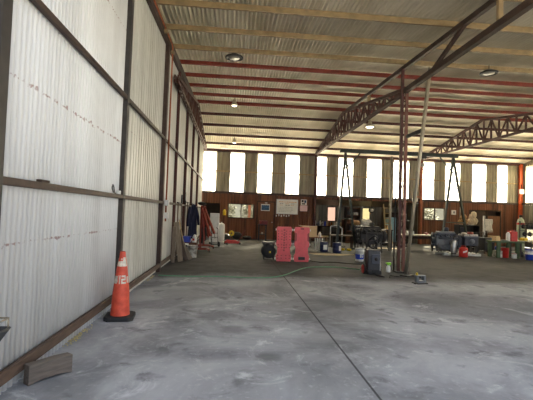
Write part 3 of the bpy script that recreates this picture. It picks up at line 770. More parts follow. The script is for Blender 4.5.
for row in range(4):
    x = -.5
    while x < .3:
        w = rr.uniform(.04, .1); b.box((x+w/2, -.013, .38-row*.085), (w, .004, .02)); x += w+.04
b.build('writing', [M['ink'], M['ink_orange']], t)
t = thing('poster', 'two stacked paper notices, the lower one pinkish, on the back wall right of the whiteboard', 'poster', (4.18, D-.027, 1.74))
MB().box((0, 0, .17), (.44, .008, .34)).build('lower_sheet', M['paper_pink'], t)
MB().box((0, 0, .53), (.36, .008, .34)).build('upper_sheet', M['paper'], t)
b = MB()
for x, z, w, h, m in ((-.08, .6, .12, .14, 0), (.08, .58, .12, .16, 1), (-.02, .44, .2, .08, 0)): b.box((x, -.007, z), (w, .004, h), mi=m)
b.build('photo', [M['dark_iron'], M['poster_blue']], t)
for k in range(6):
    t = thing('hanging_key', 'small pale key tag hanging in a row under the whiteboard', 'key', (2.55+.15*k, D-.05, 1.36+.03*(k % 2)), 0, 'key tags under the whiteboard')
    MB().box((0, 0, .06), (.05, .012, .1)).build('fob', M['paper'], t)
    MB().tube([(0, .012, .16), (0, -.015, .15), (0, 0, .11)], .008, 6).build('hook', M['steel_dark'], t)

# ================================================================== MIDDLE OF THE HALL
# black round-ended tank beside the creepers
t = thing('compressor_tank', 'black round-ended tank with a flat top plate left of the red creeper boards', 'compressor', (1.22, 12.95, 0))
MB().lathe([(0, -.24), (.12, -.23), (.2, -.19), (.235, -.12), (.24, .2), (.2, .28), (0, .3)], (0, 0, .29), 28, 'y').build('tank', M['rubber'], t)
MB().lathe([(0, -.25), (.03, -.25), (.035, -.225), (.03, -.21)], (.03, 0, .28), 14, 'y').build('drain_cap', M['yellow'], t)
MB().box((-.02, .02, .575), (.44, .42, .05)).build('top_plate', M['charcoal'], t, .01)
b = MB()
for x in (-.16, .16):
    for y in (-.14, .16): b.box((x, y, .3), (.03, .03, .55))
b.build('frame', M['black'], t)

CR = [(0, .225), (.10, .25), (.2, .25), (.27, .212), (.45, .205), (.52, .245), (.62, .25), (.66, .235), (.92, .235), (1.0, .252), (1.09, .25), (1.13, .215)]
def creeper(loc, rz, label, back):
    t = thing('creeper_board', label, 'mechanic creeper', loc, rz, 'red creeper boards standing on end')
    poly = [(w, z) for z, w in CR]+[(-w, z) for z, w in reversed(CR)]
    MB().prism(poly, -.025, .025, 'y').build('board', M['pink'], t, .012)
    if back:
        b = MB()
        for z in (.15, .40, .64, .96): b.box((0, -.034, z), (.38, .02, .018))
        for x in (-.13, .13): b.box((x, -.034, .56), (.018, .02, .9))
        b.build('rib', M['pink'], t)
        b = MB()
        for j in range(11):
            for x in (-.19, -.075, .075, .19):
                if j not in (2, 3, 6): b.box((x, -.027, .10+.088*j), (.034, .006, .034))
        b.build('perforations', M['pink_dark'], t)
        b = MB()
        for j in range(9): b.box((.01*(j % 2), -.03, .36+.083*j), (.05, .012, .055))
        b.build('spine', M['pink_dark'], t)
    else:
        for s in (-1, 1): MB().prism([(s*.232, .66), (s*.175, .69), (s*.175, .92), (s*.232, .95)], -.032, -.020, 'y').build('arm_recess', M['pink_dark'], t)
        MB().box((0, -.04, .115), (.22, .03, .10)).build('headrest', M['black'], t, .008)
        MB().box((0, -.026, 1.075), (.11, .006, .035)).build('handle_slot', M['rubber'], t)
        b = MB(); b.bar((-.16, -.024, .2), (.16, -.024, .52), .02, .02); b.bar((.16, -.024, .2), (-.16, -.024, .52), .02, .02); b.bar((0, -.024, .52), (0, -.024, 1.0), .03, .02)
        b.build('moulded_rib', M['pink'], t)
    for s in (-1, 1):
        for z in (.09, .57, 1.03):
            b = MB(); b.lathe([(0, -.014), (.032, -.014), (.036, 0), (.032, .014), (0, .014)], (s*.268, .01, z), 14, 'x'); b.build('caster', M['white'], t)
    return t
creeper((1.685, 12.62, .0), .02, 'red plastic creeper board standing on end, the left one with holes and ribs', True)
creeper((2.275, 12.60, .0), -.02, 'red plastic creeper board standing on end, the right one with a black headrest', False)

# small white table with cardboard box
t = thing('side_table', 'small table with white legs behind the red creeper boards', 'table', (3.42, 16.9, 0))
MB().box((0, 0, .57), (1.1, .6, .04)).build('top', M['wood_brown'], t, .004)
for x in (-.5, .28, .48):
    for y in (-.25, .25): MB().tube([(x, y, 0), (x, y, .55)], .028, 10).build('leg', M['white_paint'], t)
t = thing('cardboard_box', 'open tan cardboard box on the small table behind the red creeper boards', 'box', (3.32, 16.85, .592))
MB().box((0, 0, .23), (.66, .46, .46)).build('body', M['card'], t)
MB().box((0, -.236, .30), (.12, .006, .06)).build('hand_hole', M['pale_card_patch'], t)
b = MB(); b.bar((-.36, -.24, .46), (-.36, .24, .47), .10, .012); b.bar((-.33, -.26, .45), (.33, -.26, .47), .07, .012); b.build('flap', M['pale_card_patch'], t)
o = MB().lathe([(0, 0), (.06, 0), (.06, .16), (.03, .19), (.03, .22), (0, .22)], n=14).build('bottle', M['white']); o.location = (3.82, 16.8, .592)
tag(o, 'small white bottle on the small table right of the cardboard box', 'bottle')
o = MB().box((0, 0, .09), (.30, .3, .18)).build('parts_tray', M['wood_dark'], bevel=.01); o.location = (4.15, 17.3, 0)
tag(o, 'dark parts tray on the floor behind the two blue drums', 'tray')

def drum(loc, label):
    t = thing('drum', label, 'drum', loc, 0, 'small blue drums'); r, h = .175, .42
    MB().lathe([(0, 0), (r*.96, 0), (r, .015), (r, .13), (r*1.04, .14), (r, .15), (r, .27), (r*1.04, .28), (r, .29), (r, h-.015), (r*.96, h), (0, h-.01)], n=28).build('body', M['drum_blue'], t)
    vs = []
    for j in range(2):
        for i in range(7):
            a = math.radians(-110+i*9); vs.append(((r+.009)*math.cos(a), (r+.009)*math.sin(a), .10+.2*j))
    b = MB(); b.add(vs, [(i, i+1, 8+i, 7+i) for i in range(6)], True); b.build('paper_label', M['white'], t)
    MB().lathe([(0, .025), (.03, .025), (.03, 0)], (.08, 0, h-.012), 12).build('bung', M['silver'], t)
    MB().tube([(-.15, 0, h-.01), (-.12, 0, h+.04), (.0, 0, h+.05)], .008, 6).build('handle', M['steel_dark'], t)
    return t
dr = drum((3.90, 16.3, 0), 'small blue drum with a white label, the left of two behind the creeper boards')
dup(dr, (4.36, 15.95, 0), .6, 'small blue drum with a white label, the right of two by the plank bench', 'small blue drums')
for i, (x, y) in enumerate(((4.93, 17.05), (5.2, 16.95))):
    o = MB().ell((0, 0, .055), (.11, .09, .055), rough=.15).build('work_glove', M['yellow']); o.location = (x, y, 0)
    tag(o, ('yellow lump on the floor beside the right blue drum', 'yellow lump on the floor left of the dark engine')[i], 'glove')

t = thing('plank_bench', 'low bench of grey planks behind the blue drums', 'bench', (5.3, 18.55, 0), -.12)
for y in (-.16, 0, .16): MB().box((0, y, .60), (1.15, .14, .05)).build('plank', M['wood_grey'], t, .004)
for x in (-.48, .48):
    for y in (-.17, .17): MB().box((x, y, .29), (.06, .06, .57)).build('leg', M['wood_dark'], t)
t = thing('pipe_frame', 'bent white pipe frame standing behind the plank bench', 'pipe', (5.0, 19.2, 0))
MB().tube([(-.1, 0, 0), (-.1, 0, .95), (-.06, 0, 1.02), (.3, 0, 1.06), (.5, 0, .9)], .03, 8).build('tube', M['white_paint'], t)
MB().box((.2, 0, .02), (.9, .3, .04)).build('foot', M['steel_dark'], t)
MB().tube([(.5, 0, .92), (.5, 0, .04)], .028, 8).build('tube', M['white_paint'], t)

# engines
def engine(loc, rz, label, m, m2, W=1.0, stand=.42):
    t = thing('engine', label, 'engine', loc, rz)
    s = stand
    MB().box((0, 0, s+.22), (W, .46, .40)).build('block', m, t, .02)
    MB().box((0, 0, s+.48), (W*.9, .34, .13)).build('cylinder_head', m2, t, .015)
    MB().box((.02, 0, s+.585), (W*.78, .24, .08)).build('rocker_cover', m, t, .02)
    b = MB(); b.prism([(-W*.42, s+.02), (W*.42, s+.02), (W*.3, s-.16), (-W*.15, s-.16)], -.17, .17, 'y'); b.build('oil_pan', m, t, .01)
    for i, (x, z, r) in enumerate(((-W/2-.04, s+.2, .13), (-W/2-.04, s+.45, .09), (-W/2-.04, s+.05, .07))):
        q = MB(); q.lathe([(0, -.03), (r, -.035), (r*.9, -.01), (r*.9, .01), (r, .035), (0, .03)], (x, -.05, z), 22, 'x'); q.build('pulley', m2, t)
    q = MB(); q.lathe([(0, 0), (.26, 0), (.29, .05), (.29, .14), (.22, .2), (0, .2)], (W/2, 0, s+.2), 26, 'x'); q.build('bell_housing', m2, t)
    q = MB()
    for k in range(4): q.tube([(-W*.33+k*W*.22, -.17, s+.46), (-W*.33+k*W*.22, -.29, s+.44), (-W*.33+k*W*.22, -.31, s+.36)], .035, 10)
    q.tube([(-W*.42, -.31, s+.34), (W*.42, -.31, s+.34)], .05, 12); q.build('manifold', m2, t)
    q = MB(); q.lathe([(0, 0), (.09, 0), (.11, .03), (.11, .15), (.05, .19), (0, .19)], (W*.1, .05, s+.62), 20); q.build('air_filter', m2, t)
    q = MB(); q.lathe([(0, 0), (.05, 0), (.05, .18), (0, .18)], (W*.15, -.28, s+.06), 16); q.build('oil_filter', M['dirty_white'], t)
    q = MB(); q.tube([(-W*.5, .1, s+.55), (-W*.62, 0, s+.4), (-W*.6, -.1, s+.1)], .035, 10); q.tube([(W*.3, -.2, s+.5), (W*.45, -.33, s+.3), (W*.2, -.33, s+.02)], .018, 8); q.build('hose', M['rubber'], t)
    for x in (-W*.4, W*.4):
        for y in (-.24, .24): MB().bar((x, y*.9, s+.1), (x*1.05, y*1.15, 0), .05, .05).build('stand_leg', M['steel_dark'], t)
    q = MB()
    for y in (-.26, .26): q.box((0, y, .1), (W*.85, .04, .05))
    q.build('stand_rail', M['steel_dark'], t)
    return t
engine((6.05, 16.75, 0), .1, 'oily dark engine on a stand behind the black pressure washer', M['dark_iron'], M['steel_dark'], 1.05, .5)
# upright dark frame beside it and the pale rag pile
t = thing('work_stand', 'dark work stand heaped with cloth left of the dark engine', 'stand', (6.42, 19.0, 0))
MB().box((0, 0, 1.05), (.9, .5, .05)).build('top', M['dark_iron'], t)
for x in (-.4, .4):
    for y in (-.2, .2): MB().box((x, y, .51), (.05, .05, 1.02)).build('leg', M['steel_dark'], t)
o = MB().ell((0, 0, .16), (.24, .18, .17), 18, 12, rough=.3).build('rag_heap', M['cloth_white']); o.location = (6.64, 18.95, 1.11)
tag(o, 'heap of pale cloth on the dark work stand behind the dark engine', 'cloth')
o = MB().ell((0, 0, .12), (.2, .18, .12), 16, 10, rough=.25).build('rag_heap', M['tan_cloth']); o.location = (6.12, 18.95, 1.11)
tag(o, 'brownish cloth bundle left of the pale cloth heap on the work stand', 'cloth')
t = thing('tool_cart', 'dark tool cart with a long flat top right of the dark engine', 'cart', (7.0, 17.9, 0))
MB().box((0, 0, .95), (1.0, .5, .05)).build('top', M['charcoal'], t, .006)
MB().box((0, 0, .35), (.9, .46, .04)).build('shelf', M['charcoal'], t)
for x in (-.44, .44):
    for y in (-.21, .21): MB().box((x, y, .5), (.05, .05, .86)).build('leg', M['steel_dark'], t)
for x in (-.44, .44):
    q = MB(); q.lathe([(0, -.02), (.05, -.02), (.05, .02), (0, .02)], (x, -.21, .05), 14, 'x'); q.build('wheel', M['rubber'], t)

bk = bucket('bucket', 'white and blue plastic pail on the floor left of the pressure washer', (4.44, 13.25, 0), .155, .44, M['white'], band=(.16, .55, M['blue']), rz=.3)
q = MB()                                  # pale print on the blue band
for a0, a1, z0, z1 in ((-118, -104, .13, .25), (-98, -92, .14, .26), (-92, -84, .14, .17), (-92, -84, .22, .26), (-80, -74, .13, .25)):
    vs = []
    for z in (z0, z1):
        for i in range(4):
            a = math.radians(a0+(a1-a0)*i/3); rr_ = .155*(.88+.12*z/.44)+.006; vs.append((rr_*math.cos(a), rr_*math.sin(a), z))
    q.add(vs, [(i, i+1, 5+i, 4+i) for i in range(3)], True)
q.build('print', M['white'], bk)

# pressure washer
t = thing('pressure_washer', 'black upright pressure washer with red wheels in front of the lattice column', 'pressure washer', (3.83, 10.35, 0))
b = MB(); b.prism([(-.14, .10), (.14, .10), (.16, .2), (.13, .60), (.05, .66), (-.12, .66), (-.15, .5)], -.17, .17, 'x'); b.build('body', M['charcoal'], t, .02)
MB().box((0, -.05, .06), (.36, .34, .08)).build('base', M['black'], t, .01)
MB().box((.03, -.155, .42), (.22, .03, .26)).build('front_panel', M['slate'], t, .01)
q = MB(); q.lathe([(0, -.03), (.05, -.03), (.055, 0), (0, .0)], (.05, -.165, .42), 18, 'y'); q.build('dial', M['black'], t)
for s in (-1, 1):
    q = MB(); q.lathe([(0, -.03), (.09, -.035), (.12, -.03), (.12, .03), (.09, .035), (0, .03)], (s*.21, .08, .12), 24, 'x'); q.build('wheel', M['red'], t)
    q = MB(); q.lathe([(.118, -.03), (.14, -.02), (.14, .02), (.118, .03)], (s*.21, .08, .12), 24, 'x'); q.build('tyre', M['rubber'], t)
MB().tube([(-.15, .08, .5), (-.15, .10, 1.06), (-.13, .1, 1.10), (.13, .1, 1.10), (.15, .1, 1.06), (.15, .08, .5)], .016, 10).build('handle', M['steel_dark'], t)
b = MB()
for k in range(5):
    b.tube([(.11*math.cos(a)+.01, -.02+.03*k, .80+.10*math.sin(a)) for a in [2*PI*i/20 for i in range(21)]], .016, 6)
b.build('hose_coil', M['rubber'], t)
MB().tube([(.19, -.08, .1), (.19, -.04, .6)], .014, 8).build('lance', M['white'], t)
MB().tube([(.1, -.1, .98), (.02, -.05, 1.04), (-.1, .02, .92)], [.02, .026, .02], 8).build('spray_gun', M['black'], t)
MB().tube([(-.06, -.18, .1), (.0, -.34, .016), (.06, -.5, .016), (.10, -.6, .016)], .014, 8).build('outlet_hose', M['rubber'], t)

t = thing('spray_bottle', 'white spray bottle with a lime green trigger head on the floor by the column', 'bottle', (4.45, 10.75, 0))
MB().lathe([(0, 0), (.055, 0), (.06, .01), (.06, .13), (.045, .17), (.022, .19), (.022, .205), (0, .205)], n=20).build('bottle', M['white'], t)
b = MB(); b.lathe([(.024, .195), (.03, .2), (.03, .23), (.0, .23)], n=14); b.box((.015, 0, .25), (.11, .035, .04)); b.bar((.05, 0, .245), (.065, 0, .19), .02, .016); b.box((-.055, 0, .25), (.04, .025, .03)); b.build('trigger_head', M['lime'], t, .004)

t = thing('hitch_bracket', 'grey steel bracket with a yellow cap on the floor in front of the column', 'bracket', (4.5, 8.98, 0), .25)
MB().box((0, 0, .012), (.30, .22, .024)).build('base_plate', M['steel_dark'], t, .004)
b = MB()
for x in (-.09, .11): b.box((x, 0, .11), (.05, .1, .17))
b.box((.01, 0, .185), (.25, .1, .03)); b.box((.01, 0, .05), (.16, .1, .05)); b.build('socket', M['grey_metal'], t, .006)
MB().lathe([(0, .2), (.025, .2), (.025, .25), (.015, .262), (0, .262)], (-.09, 0, 0), 14).build('cap', M['yellow'], t)
MB().bar((-.12, -.03, .03), (-.22, -.09, .02), .05, .03).build('tongue', M['steel_dark'], t)

def floor_line(pts, r, n=7):
    """smooth path over the floor (Catmull-Rom)"""
    P = [Vector((*p, r)) for p in pts]; out = []
    for i in range(len(P)-1):
        a, b_, c, d_ = P[max(i-1, 0)], P[i], P[i+1], P[min(i+2, len(P)-1)]
        for k in range(8):
            t_ = k/8; out.append(.5*((2*b_)+(c-a)*t_+(2*a-5*b_+4*c-d_)*t_*t_+(3*b_-a-3*c+d_)*t_**3))
    return out+[P[-1]]
o = MB().tube(floor_line([(-1.68, 9.30), (-1.0, 9.25), (-.2, 9.32), (.4, 9.22), (.95, 9.34), (1.35, 9.75), (1.75, 10.5), (2.2, 11.2), (2.8, 11.45), (3.3, 11.35), (3.72, 11.0)], .012), .012, 8).build('garden_hose', M['hose'])
tag(o, 'thin green hose running across the floor from the left wall to the pressure washer', 'hose')
o = MB().tube(floor_line([(2.55, 12.95), (2.9, 12.5), (3.3, 12.6), (3.9, 12.3), (4.3, 12.35)], .014), .014, 6).build('extension_lead', M['rubber'])
tag(o, 'black lead trailing on the floor right of the red creeper boards', 'cable')
o = MB().tube(floor_line([(4.08, 9.75), (4.2, 10.05), (4.35, 9.9), (4.5, 10.1), (4.62, 9.95), (4.85, 10.1), (4.95, 9.85)], .014), .014, 6).build('extension_lead', M['rubber'])
tag(o, 'black lead coiled on the floor at the foot of the lattice column', 'cable')
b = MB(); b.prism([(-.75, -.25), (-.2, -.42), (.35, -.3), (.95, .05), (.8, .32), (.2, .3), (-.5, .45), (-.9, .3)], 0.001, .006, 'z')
o = b.build('pale_floor_patch', M['pale_card_patch']); o.location = (3.95, 15.2, 0); tag(o, 'pale flat patch lying on the floor in front of the blue drums', 'cardboard')  # irregular pale patch, thin and flat on the concrete
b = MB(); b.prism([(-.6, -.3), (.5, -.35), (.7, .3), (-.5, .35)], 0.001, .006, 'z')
o = b.build('pale_floor_patch', M['pale_card_patch']); o.location = (7.75, 18.95, 0); tag(o, 'pale flat patch standing for sunlight on the floor left of the long pale table', 'cardboard')  # thin pale sheet added to imitate a sunlit strip of floor

# gantry crane
t = thing('gantry_crane', 'dark green gantry crane with two leaning leg frames in the middle of the hall', 'gantry crane', (7.69, 17.5, 0)); t.scale = (1.017, 1, 1.012)
MB().box((-.03, 0, 4.50), (5.6, .14, .16)).build('beam', M['green'], t, .006)
for ax, la, rb in ((-2.58, -3.0, -1.88), (2.55, 1.78, 3.68)):
    for fx, fy in ((la, -.42), (rb, .42)): MB().bar((ax, 0, 4.44), (fx, fy, .03), .09, .09).build('leg', M['green'], t)
    for z in (1.4, 3.0, 3.75):
        k = (4.44-z)/4.41
        MB().bar((ax+(la-ax)*k, -.42*k, z), (ax+(rb-ax)*k, .42*k, z), .05, .05).build('crossbar', M['green'], t)
    MB().box(((la+rb)/2, 0, .03), (abs(rb-la)+.1, .1, .05), rz=math.atan2(.84, rb-la)).build('foot_beam', M['green'], t)
for x0, x1 in ((-2.5, -1.9), (2.5, 1.9)): MB().bar((x0-.05*(1 if x0 < 0 else -1), 0, 3.7), (x1, 0, 4.42), .05, .05).build('brace', M['green'], t)
t = thing('chain_hoist', 'chain hoist with a pale hook block hanging from the gantry beam', 'hoist', (8.8, 17.5, 3.99))
b = MB(); b.box((0, -.09, .55), (.2, .03, .22)); b.box((0, .09, .55), (.2, .03, .22)); b.box((0, 0, .42), (.26, .2, .1)); b.build('trolley', M['black'], t, .006)
MB().tube([(0, 0, .38), (0, 0, .16)], .018, 6).build('chain', M['steel_dark'], t)
MB().box((0, 0, .08), (.14, .10, .18)).build('hook_block', M['dirty_white'], t, .03)
MB().tube([(.06*math.sin(a), 0, -.07+.06*math.cos(a)) for a in [PI*k/8 for k in range(0, 13)]], .014, 6).build('hook', M['steel_dark'], t)
o = MB().tube([(0, 0, 0), (.02, 0, 4.4)], .06, 12).build('prop_pole', M['galv']); o.location = (7.26, 17.5, 0)
tag(o, 'pale upright pole from floor to gantry beam, left of the lattice column', 'pole')

# ================================================================== LEAN-TO BEHIND THE SECOND BAY
t = thing('workbench', 'dark long workbench with jars along the lean-to bay at the back', 'workbench', (5.92, 24.4, 0))
MB().box((0, 0, .85), (2.1, .7, .06)).build('top', M['wood_dark'], t, .005)
for x in (-1.0, -.35, .35, 1.0):
    for y in (-.3, .3): MB().box((x, y, .41), (.09, .09, .82)).build('leg', M['wood_dark'], t)
MB().box((0, .05, .3), (2.06, .55, .04)).build('lower_shelf', M['wood_dark'], t)
rr = random.Random(11)
BT = [('white', .05, .26), ('silver', .06, .2), ('paper', .045, .24), ('grey_metal', .07, .18), ('board_white', .05, .25), ('dirty_white', .07, .2), ('blue', .06, .22), ('card', .06, .24), ('amber', .05, .22), ('amber', .06, .18), ('pale_card_patch', .07, .17), ('white', .05, .22), ('amber', .05, .24), ('card', .06, .2)]
BL = ['white bottle, leftmost on the lean-to workbench', 'bare metal tin, second from the left on the lean-to workbench', 'pale bottle, third from the left on the lean-to workbench', 'grey tin, fourth from the left on the lean-to workbench', 'whitish bottle, fifth from the left on the lean-to workbench', 'grubby white jar left of the pinkish lean-to window',
      'blue bottle below the left side of the pinkish lean-to window', 'tan bottle below the pinkish lean-to window', 'short amber jar below the right side of the pinkish window', 'wide amber jar right of the pinkish window', 'pale carton right of the pinkish lean-to window', 'white bottle near the right end of the lean-to workbench', 'tall amber bottle near the right end of the lean-to workbench', 'tan carton at the right end of the lean-to workbench']
BX = [4.97, 5.1, 5.22, 5.36, 5.51, 5.67, 5.82, 5.96, 6.1, 6.25, 6.41, 6.56, 6.70, 6.85]
for (m, r_, h_), l, x in zip(BT, BL, BX):
    t = thing('bottle' if 'bottle' in l else 'jar', l, 'bottle' if 'bottle' in l else 'jar', (x, 24.25+rr.uniform(-.08, .08), .881), 0, 'bottles and jars on the lean-to workbench')
    k = 1.5; r_ *= .66
    MB().lathe([(0, 0), (r_*k, 0), (r_*k, h_*.7*k), (r_*.45*k, h_*.85*k), (r_*.45*k, h_*.93*k)], n=14).build('body', M[m], t)
    MB().lathe([(0, h_*k), (r_*.5*k, h_*k), (r_*.5*k, h_*.9*k), (0, h_*.9*k)], n=12).build('cap', M['black'], t)
t = thing('shelving', 'dark wooden shelving loaded with boxes in the lean-to bay', 'shelves', (7.5, 24.0, 0))
b = MB()
for x in (-.42, .42): b.box((x, 0, 1.05), (.05, .45, 2.1))
b.box((0, .21, 1.05), (.84, .02, 2.1)); b.build('case', M['wood_dark'], t)
for z in (.1, .6, 1.1, 1.6, 2.05): MB().box((0, -.01, z), (.80, .42, .03)).build('shelf', M['wood_brown'], t)
for (x, z, w, h, m, l) in ((-.18, 1.616, .3, .26, 'charcoal', 'dark case on the top shelf of the lean-to shelving'), (.2, 1.616, .26, .18, 'dirty_white', 'pale box on the top shelf of the lean-to shelving'), (-.1, 1.116, .4, .3, 'wood_brown', 'brown box on the middle shelf of the lean-to shelving'), (.1, .616, .5, .32, 'slate', 'grey box on the lower shelf of the lean-to shelving')):
    o = MB().box((0, 0, h/2), (w, .3, h)).build('storage_box', M[m], bevel=.008); o.location = (7.5+x, 23.98, z); tag(o, l, 'box', 'boxes on the lean-to shelving')
t = thing('refrigerator', 'pale blue metal cabinet in the lean-to bay behind the pale pole', 'cabinet', (10.05, 24.1, 0))
MB().box((0, 0, .78), (.5, .5, 1.56)).build('body', M['paleblue'], t, .02)
MB().box((0, -.26, .85), (.46, .02, 1.3)).build('door', M['paleblue'], t, .01)
MB().box((.18, -.285, 1.0), (.03, .03, .25)).build('handle', M['silver'], t)
t = thing('canvas_sack', 'tan canvas sack tied at the neck in front of the pale blue cabinet', 'sack', (9.6, 23.6, 0))
MB().lathe([(0, 0), (.2, .02), (.24, .15), (.22, .5), (.12, .8), (.05, .95), (.09, 1.05)], n=18).build('body', M['tan_cloth'], t)
MB().lathe([(.06, .92), (.07, .945), (.06, .97)], n=14).build('tie', M['wood_pale'], t)
for i, (x, y, c, h, l) in enumerate(((5.5, 25.9, 'wood_dark', 1.0, 'dark cupboard behind the left end of the lean-to workbench'), (7.9, 25.9, 'wood_brown', 1.3, 'brown cupboard against the lean-to back wall between its windows'), (10.9, 25.7, 'wood_dark', 1.9, 'tall dark cupboard in the right end of the lean-to bay'))):
    t = thing('cupboard', l, 'cupboard', (x, y, 0), 0, 'cupboards in the lean-to bay')
    MB().box((0, 0, h/2), (.9, .5, h)).build('body', M[c], t, .006)
    for s in (-1, 1):
        d_ = MB().box((s*.22, -.265, h/2), (.42, .025, h-.1)).build('door', M[c], t, .004)
        MB().ell((s*.05, -.29, h/2), (.02, .02, .02)).build('knob', M['silver'], d_)
t = thing('cable_spool', 'dark round gauge hanging on the brown cupboard side of the lean-to', 'gauge', (8.35, D+.02, 1.95))
MB().lathe([(0, -.05), (.17, -.05), (.17, .02), (0, .02)], n=20, axis='y').build('case', M['black'], t)
MB().lathe([(0, -.055), (.11, -.055), (.11, -.05)], n=20, axis='y').build('face', M['dirty_white'], t)
MB().tube([(0, 0, .16), (0, 0, .6)], .012, 6).build('hanger', M['steel_dark'], t)
t = thing('barrel', 'dark oil barrel standing under the lean-to ledge behind the plank bench', 'barrel', (5.9, 22.2, 0))
MB().lathe([(0, 0), (.28, 0), (.29, .02), (.29, .29), (.3, .3), (.29, .31), (.29, .58), (.3, .59), (.29, .6), (.29, .86), (.28, .88), (0, .87)], n=28).build('body', M['dark_iron'], t)
MB().lathe([(0, .9), (.03, .9), (.03, .87)], (.12, 0, 0), 12).build('bung', M['silver'], t)

# more of the dark clutter under the lean-to ledge
def tyre(loc, rz, label, lean=0.):
    t = thing('tyre', label, 'tyre', loc, rz, 'old tyres at the back'); r = .31
    q = MB(); q.lathe([(.19, -.08), (.27, -.10), (.31, -.07), (.315, 0), (.31, .07), (.27, .10), (.19, .08), (.18, 0), (.19, -.08)], (0, 0, .315), 30, 'y'); q.build('tread', M['rubber'], t)
    q = MB(); q.lathe([(0, -.02), (.06, -.04), (.12, -.02), (.185, -.05), (.185, .05), (.1, .02), (0, .02)], (0, 0, .315), 26, 'y'); q.build('rim', M['grey_metal'], t)
    t.rotation_euler = (lean, 0, rz)
tyre((8.25, 20.6, 0), .3, 'old black tyre standing on the floor behind the tool cart, left of the lattice column', -.03)
tyre((7.1, 21.2, 0), -.2, 'old black tyre standing under the lean-to ledge behind the tool cart', -.03)
t = thing('wooden_crate', 'open brown wooden crate on the floor under the lean-to ledge', 'crate', (6.75, 22.0, 0), .1)
for z in (.08, .22, .36): MB().box((0, -.26, z), (.7, .02, .11)).build('slat', M['wood_brown'], t)
b = MB(); b.box((0, .26, .21), (.7, .02, .42)); b.box((-.34, 0, .21), (.02, .5, .42)); b.box((.34, 0, .21), (.02, .5, .42)); b.box((0, 0, .02), (.66, .5, .03)); b.build('box', M['wood_dark'], t)
t = thing('step_ladder', 'wooden step ladder leaning on the lean-to ledge in the dark', 'ladder', (9.2, 22.55, 0))
for x in (-.2, .2): MB().bar((x, -.35, .03), (x*.85, .22, 2.35), .04, .07).build('rail', M['wood_pale'], t)
for k in range(7): MB().bar((-.2, -.35+.08*k+.04, .3+.3*k), (.2, -.35+.08*k+.04, .3+.3*k), .03, .05).build('rung', M['wood_pale'], t)
t = thing('jerry_can', 'dark green jerry can on the floor beside the open brown crate', 'jerry can', (7.6, 21.7, 0))
b = MB(); b.prism([(-.08, 0), (.08, 0), (.085, .3), (.05, .38), (-.08, .38)], -.16, .16, 'x'); b.build('body', M['green'], t, .015)
MB().tube([(-.08, 0, .37), (-.08, 0, .43), (.06, 0, .43), (.06, 0, .37)], .01, 6).build('handle', M['green'], t)
t = thing('sawhorse', 'low pale sawhorse behind the two blue drums', 'sawhorse', (4.15, 18.6, 0), .15)
MB().box((0, 0, .52), (1.0, .1, .07)).build('beam', M['wood_pale'], t)
for x in (-.4, .4):
    for y in (-.2, .2): MB().bar((x, y*.2, .5), (x*1.1, y, .02), .05, .04).build('leg', M['wood_grey'], t)

# ================================================================== RIGHT HAND SIDE
t = thing('work_table', 'long pale-topped table with dark legs left of the grey engine', 'table', (9.05, 18.35, 0))
MB().box((0, 0, .74), (1.9, .6, .05)).build('top', M['galv'], t, .005)
for x in (-.85, .85):
    for y in (-.25, .25): MB().box((x, y, .36), (.07, .07, .71)).build('leg', M['black'], t)
MB().box((0, .26, .6), (1.66, .03, .12)).build('apron', M['wood_dark'], t)
t = thing('carton', 'small white carton on the left end of the long pale table', 'carton', (8.62, 18.3, .766))
MB().box((0, 0, .08), (.32, .22, .16)).build('body', M['white'], t, .006)
MB().box((.02, -.113, .08), (.12, .004, .07)).build('printed_patch', M['slate'], t)
o = MB().ell((0, 0, .05), (.1, .09, .055), rough=.3).build('rag', M['hoist_red']); o.location = (9.45, 18.3, .772); tag(o, 'reddish rag on the long pale table', 'rag')

t = engine((9.36, 16.5, .118), .0, 'grey engine on a pale skid with a slate box, at the right of the hall', M['grey_metal'], M['slate'], 1.0, .28)
sk = thing('skid', 'pale low timber skid under the grey engine', 'skid', (9.95, 16.45, 0))
for y in (-.32, .32): MB().box((0, y, .03), (1.7, .1, .06)).build('runner', M['white_paint'], sk, .004)
for x in (-.75, -.25, .25, .75): MB().box((x, 0, .083), (.14, .8, .046)).build('slat', M['white_paint'], sk, .004)
t = thing('gearbox', 'slate grey gearbox housing standing at the right end of the pale skid', 'gearbox', (10.42, 16.42, .107))
MB().box((0, 0, .52), (.62, .5, .38)).build('housing', M['slate'], t, .02)
MB().box((0, 0, .73), (.66, .54, .04)).build('flange', M['grey_metal'], t, .004)
for x in (-.25, .25):
    for y in (-.2, .2): MB().box((x, y, .165), (.06, .06, .33)).build('leg', M['steel_dark'], t)
q = MB(); q.lathe([(0, -.1), (.09, -.1), (.11, -.04), (.11, 0)], (-.0, -.25, .52), 20, 'y'); q.build('shaft_hub', M['grey_metal'], t)
t = thing('filter_canister', 'bare metal canister standing in front of the grey engine', 'canister', (9.46, 15.95, 0))
MB().lathe([(0, 0), (.1, 0), (.11, .02), (.11, .62), (.08, .68), (.04, .70), (0, .7)], n=22).build('body', M['silver'], t)
MB().lathe([(.113, .1), (.116, .12), (.113, .14)], n=22).build('clamp', M['steel_dark'], t)
MB().tube([(0, 0, .69), (0, 0, .78), (.08, 0, .84), (.2, .1, .8)], .025, 8).build('pipe', M['steel_dark'], t)
t = thing('drip_tray', 'pale metal tray on top of the slate gearbox', 'tray', (10.40, 16.42, .859))
b = MB(); b.box((0, 0, .01), (.62, .46, .02))
for x in (-.31, .31): b.box((x, 0, .04), (.015, .46, .08))
for y in (-.23, .23): b.box((0, y, .04), (.62, .015, .08))
b.build('pan', M['dirty_white'], t)
o = MB().lathe([(0, 0), (.12, 0), (.13, .02), (.13, .15), (0, .16)], n=20).build('tin', M['hoist_red']); o.location = (10.50, 16.42, .881); tag(o, 'reddish round tin in the pale tray on the slate gearbox', 'tin')
